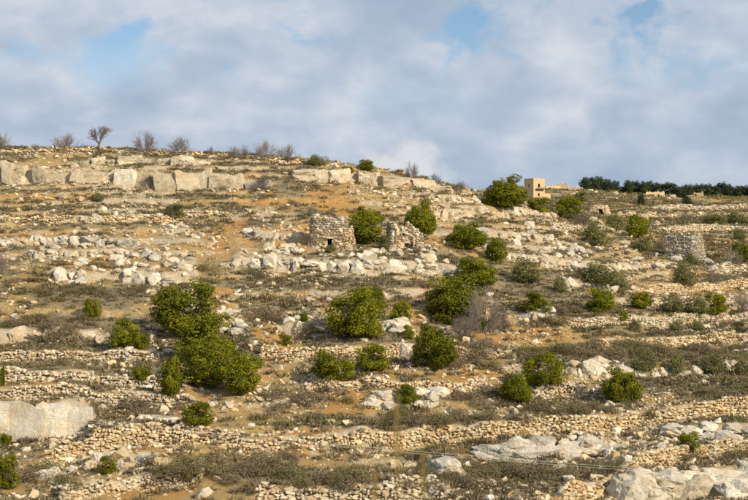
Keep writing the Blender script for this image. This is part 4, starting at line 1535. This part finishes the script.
# ------------------------------------------------------------------ dry shrubs
ZONES = [
 (-200, 262, 0, 192, 'dry shrub along the pale cliff band at upper left', 'shrubs by the cliff band'),
 (262, 480, 0, 200, 'dry shrub on the crest slope above the two huts', 'shrubs above the huts'),
 (480, 950, 0, 235, 'dry shrub on the distant slope around the tower', 'shrubs near the tower'),
 (-200, 200, 192, 235, 'dry shrub on the ochre slope below the cliff band', 'shrubs below the cliff band'),
 (200, 480, 192, 250, 'dry shrub on the slope level with the two huts', 'shrubs level with the huts'),
 (-200, 200, 235, 285, 'dry shrub among the white outcrops at left', 'shrubs among left outcrops'),
 (200, 480, 250, 290, 'dry shrub among boulders just below the huts', 'shrubs below the huts'),
 (480, 640, 235, 300, 'dry shrub on the rocky shoulder right of the huts', 'shrubs on the right shoulder'),
 (640, 950, 235, 300, 'dry shrub around the square rubble mound', 'shrubs around the rubble mound'),
 (-200, 150, 285, 360, 'dry shrub on the terraces left of the largest oaks', 'shrubs left of the largest oaks'),
 (150, 320, 290, 360, 'dry shrub between the largest oaks and central oak', 'shrubs between the oaks'),
 (320, 500, 290, 380, 'dry shrub on the terraces around the central oaks', 'shrubs around the central oaks'),
 (500, 680, 300, 370, 'dry shrub in the dense patch below the ochre path', 'shrubs below the ochre path'),
 (680, 950, 300, 370, 'dry shrub on the right terraces by the sapling row', 'shrubs by the saplings'),
 (-200, 200, 360, 440, 'dry shrub around the huge white slab at left', 'shrubs around the white slab'),
 (200, 500, 360, 436, 'dry shrub on the orange slope above the long wall', 'shrubs above the long wall'),
 (500, 950, 370, 420, 'dry shrub around the lone oak at lower right', 'shrubs around the lone oak'),
 (-200, 330, 436, 560, 'dry shrub below the long wall at lower left', 'shrubs at lower left'),
 (330, 560, 420, 560, 'dry shrub below the long wall at bottom centre', 'shrubs at bottom centre'),
 (560, 950, 420, 560, 'dry shrub near the slabs at lower right', 'shrubs at lower right'),
]


def zone_of(x, y):
    for z in ZONES:
        if z[0] <= x < z[1] and z[2] <= y < z[3]:
            return z[4], z[5]
    return 'dry shrub on the open stony slope between terraces', 'shrubs on open slope'


for (cx, by, w, hh_, n, size, matn, label) in OUTCROPS:
    if len(label.split()) <= 11:
        LM.append((cx, by - hh_ / 2, w * .5, label))
_used = {}


def near_label(x, y, w, brown):
    """name a shrub by its look and by the nearest thing one can find"""
    order = sorted(LM, key=lambda q: math.hypot(q[0] - x, (q[1] - y) * 1.3))
    look = ('broad ' if w > 1.9 else 'small ' if w < 1.3 else '') + ('brown' if brown else 'olive') + ' shrub'
    for q in order[:14]:
        dx, dy = x - q[0], y - q[1]
        if abs(dx) > abs(dy) * 1.4:
            rel = 'right of' if dx > 0 else 'left of'
        else:
            rel = 'below' if dy > 0 else 'above'
        lab = f'{look} {rel} {q[3]}'
        if lab not in _used and len(lab.split()) <= 16:
            _used[lab] = 1
            return lab
    return lab


# bands where the scrub is thick: photo pixel centre, half widths, number
BANDS = [(585, 352, 60, 7, 26), (660, 350, 70, 7, 18), (560, 312, 24, 5, 6), (545, 322, 26, 6, 8), (450, 478, 70, 12, 26), (520, 475, 50, 10, 14), (250, 470, 50, 12, 20), (165, 472, 40, 7, 12), (430, 422, 60, 6, 14),
         (560, 412, 60, 6, 12), (480, 400, 30, 6, 8), (300, 400, 50, 12, 10), (460, 365, 30, 6, 8), (480, 355, 40, 6, 8), (60, 340, 60, 6, 10), (50, 322, 50, 8, 10), (345, 330, 50, 6, 6),
         (285, 320, 30, 12, 9), (130, 410, 50, 6, 8), (70, 420, 20, 6, 3), (240, 275, 26, 6, 5), (90, 292, 70, 4, 6), (620, 470, 40, 7, 10), (700, 460, 50, 5, 8), (600, 412, 50, 4, 6), (720, 395, 30, 8, 6),
         (40, 480, 30, 8, 6), (340, 480, 40, 10, 9), (280, 200, 30, 8, 5), (450, 245, 20, 8, 4), (560, 235, 40, 8, 6), (500, 300, 18, 8, 5), (640, 385, 30, 5, 4), (420, 340, 20, 6, 4)]
sr = np.random.default_rng(4)
spots = []
for (cx, cy, rx, ry, n) in BANDS:
    for _ in range(n):
        spots.append((cx + sr.normal() * rx * .55, cy + sr.normal() * ry * .55, 1.0))
nleft = 298 - len(spots)
print('shrub spots', len(spots))
while nleft > 0:
    x, y = sr.uniform(-10, 758), sr.uniform(160, 498)
    if sr.random() > 0.25 + 0.75 * (y - 150) / 350:
        continue
    spots.append((x, y, .8)); nleft -= 1
for (x, y, k) in spots[:298]:
    q, d = hit(x, min(y, 499))
    w = sr.uniform(1.1, 2.7) * k
    h_ = w * sr.uniform(.34, .5)
    if d > 230:
        w *= 1.4; h_ *= 1.3
    if d > 420:
        continue
    ix = int(sr.integers(10))
    o = obj('dry_shrub', SHR[ix])
    o.location = q - np.array([0, 0, .06]); o.scale = (w, w * .9, h_); o.rotation_euler = (0, 0, sr.random() * 6.28)
    grp = zone_of(x, y)[1]
    lab = near_label(x, y, w, ix < 6)
    tag(o, lab, 'shrub', 'dry ' + grp)


# ------------------------------------------------------------------ ground cover nobody could count
def tuft_field(name, matn, n, size, hgt_, blades, width, dfun, region=None, seed=1):
    r = np.random.default_rng(seed)
    C = []
    tot = 0
    while tot < n:
        m_ = 20000
        if region is None:
            P = r.uniform(-150, 900, m_); D = 82 + 140 * r.random(m_)
        else:
            P = r.uniform(region[0], region[1], m_); D = r.uniform(region[2], region[3], m_)
        X = (P - 374) / FPX * D
        keep = r.random(m_) < dfun(P, D, X)
        P, D, X = P[keep], D[keep], X[keep]
        C.append(np.stack([X, D, height(P, D)], 1)); tot += len(P)
    C = np.concatenate(C)[:n]
    s = r.uniform(.5, 1.3, n)
    base = np.repeat(C, blades, 0); ss = np.repeat(s, blades)
    m_ = len(base)
    a = r.random(m_) * 6.283; rad = np.sqrt(r.random(m_)) * size * ss
    off = np.stack([np.cos(a) * rad, np.sin(a) * rad, np.zeros(m_)], 1)
    b0 = base + off * .6
    tip = base + off * 1.25 + np.stack([r.normal(size=m_) * size * .25, r.normal(size=m_) * size * .25, hgt_ * ss * r.uniform(.5, 1.1, m_) * (1 - .45 * (rad / (size * ss)) ** 2)], 1)
    wv = np.stack([-np.sin(a + r.normal(size=m_)), np.cos(a + r.normal(size=m_)), r.normal(size=m_) * .3], 1) * width * r.uniform(.6, 1.4, m_)[:, None]
    b0[:, 2] -= 0.03
    mid_ = (b0 + tip) / 2
    V = np.stack([b0 * .6 + tip * .4 - wv * 1.2, tip, b0 * .7 + tip * .3 + wv * 1.2], 1).reshape(-1, 3)
    F = np.arange(3 * m_).reshape(m_, 3)
    o = obj(name, mesh_np(name, V, F, M[matn], np.repeat(np.repeat(r.random(n), blades) * .7 + .3 * r.random(m_), 3)))
    o['kind'] = 'stuff'
    return o


o = tuft_field('dry_grass', 'drygrass', 12000, .22, .26, 8, .024, lambda P, D, X: np.clip(samp(grass, P, D) * .5 + .2, .05, 1), seed=2)
tag(o, 'straw coloured dry grass covering the terraces', 'grass')
o = tuft_field('low_scrub', 'scrub', 13000, .42, .34, 18, .048, lambda P, D, X: np.clip((samp(grass, P, D) - .30) * 1.3, .06, 1), seed=3)
tag(o, 'brownish low scrub covering the terrace treads', 'scrub')
o = tuft_field('olive_scrub', 'scrub_olive', 6500, .40, .30, 20, .046, lambda P, D, X: np.clip((samp(grass, P, D) - .45) * 1.6, .03, 1), seed=5)
tag(o, 'olive grey low scrub covering the terrace treads', 'scrub')
o = tuft_field('far_scrub', 'scrub_olive', 5200, 1.0, .7, 14, .12, lambda P, D, X: np.full(len(P), .5), region=(440, 900, 215, 470), seed=6)
tag(o, 'distant olive brown scrub on the right hand slope', 'scrub')
mn = lambda P, D, X: np.clip(0.35 + 1.5 * fbm(X + 40, D * .7 + 60, 10, 3) + 0.5 * samp(bedline, P, D), 0.02, 1)
o = tuft_field('thorn_scrub', 'scrub', 1500, .62, .55, 48, .05, mn, region=(-150, 900, 84, 212), seed=16)
tag(o, 'brown thorn scrub mounds scattered over the whole slope', 'scrub')
o = tuft_field('thorn_scrub', 'scrub_olive', 1300, .62, .55, 48, .05, mn, region=(-150, 900, 100, 225), seed=17)
tag(o, 'olive thorn scrub mounds scattered over the whole slope', 'scrub')
o = tuft_field('ridge_scrub', 'scrub_olive', 2200, 1.7, 1.0, 14, .2, lambda P, D, X: np.clip(.3 + 1.4 * fbm(X, D * .5, 30, 3), .02, 1), region=(500, 860, 440, 600), seed=18)
tag(o, 'far olive brown scrub below the dark ridge trees', 'scrub')
o = tuft_field('vineyard', 'vine', 900, .9, .9, 14, .09, lambda P, D, X: np.clip(.2 + 2 * fbm(X, D, 30, 2), 0, 1), region=(600, 860, 330, 480), seed=7)
tag(o, 'purplish brown bare vines on the far right terraces', 'vineyard')
o = tuft_field('vineyard', 'vine', 160, .9, .8, 14, .08, lambda P, D, X: np.full(len(P), .5), region=(704, 800, 236, 268), seed=8)
tag(o, 'purplish bare vines right of the rubble mound', 'vineyard')

# ------------------------------------------------------------------ overhead cables with their poles outside the picture
DC = 70.0


def pix_at(px, py, d):
    return Vector(((px - 374) / FPX * d, d, (250 - py) * d / FPX))


def tube(name, pts, r, matn, parent=None):
    V, F = [], []
    for a, b_ in zip(pts[:-1], pts[1:]):
        limb(V, F, a, b_, r, r, 5)
    return obj(name, mesh_np(name, V, F, M[matn]), parent)


xs = np.array([-330, 130, 260, 425, 550, 632, 1130]); ys = np.array([372, 421.5, 434.3, 452.5, 464, 470.5, 494])
for k, off in enumerate((0.0, 2.4)):
    pc = np.polyfit(xs, ys, 2)
    pts = [pix_at(x, np.polyval(pc, x) + off, DC) for x in np.linspace(-330, 1130, 40)]
    o = tube('overhead_cable', pts, 0.009, 'cable')
    tag(o, ('upper' if k == 0 else 'lower') + ' thin pale cable of the pair crossing the lower hillside', 'cable')
for k, x in enumerate((-330, 1130)):
    top = pix_at(x, np.polyval(pc, x), DC)
    zg = float(height(x, DC))
    T = thing('utility_pole', 'wooden cable pole beyond the ' + ('left' if k == 0 else 'right') + ' end of the cables', 'pole', (top.x, DC + 0.12, zg - 0.4))
    V, F = [], []
    limb(V, F, (0, 0, 0), (0, 0, top.z - zg + 0.7), .12, .09, 8)
    obj('post', mesh_np('post', V, F, M['pole']), T)
    bm_obj('crossarm', box_bm((-.5, -.06, top.z - zg + .42), (.5, .06, top.z - zg + .54)), 'pole', T)

# ------------------------------------------------------------------ dry stalks close to the camera, out of focus
fr = np.random.default_rng(12)
for k, (px, topy, d, lab) in enumerate(((398, 402, 2.3, 'tallest blurred dry grass stalk near the camera at bottom centre'),
                                       (423, 452, 2.2, 'shorter blurred dry grass stalk right of the tallest one'),
                                       (374, 470, 2.25, 'faint blurred dry grass stalk left of the tallest one'))):
    g0 = Vector(((px - 374) / FPX * d + .01, d, float(height(px, d)) - .02))
    tp = pix_at(px, topy, d)
    T = thing('grass_stalk', lab, 'grass', g0)
    pts = [g0.lerp(tp, t) + Vector((math.sin(t * 5 + k) * .004, 0, 0)) - g0 for t in np.linspace(0, 1, 12)]
    tube('stem', pts, .0011, 'straw', T)
    V, F = [], []
    L_ = tp - g0
    for i in range(26):
        t = 1 - .12 * i / 26
        c0 = L_ * t
        a = fr.random() * 6.28
        limb(V, F, c0, c0 + Vector((math.cos(a) * .006, math.sin(a) * .006, .016)), .0013, .0003, 3)
    obj('seed_head', mesh_np('seed_head', V, F, M['straw']), T)
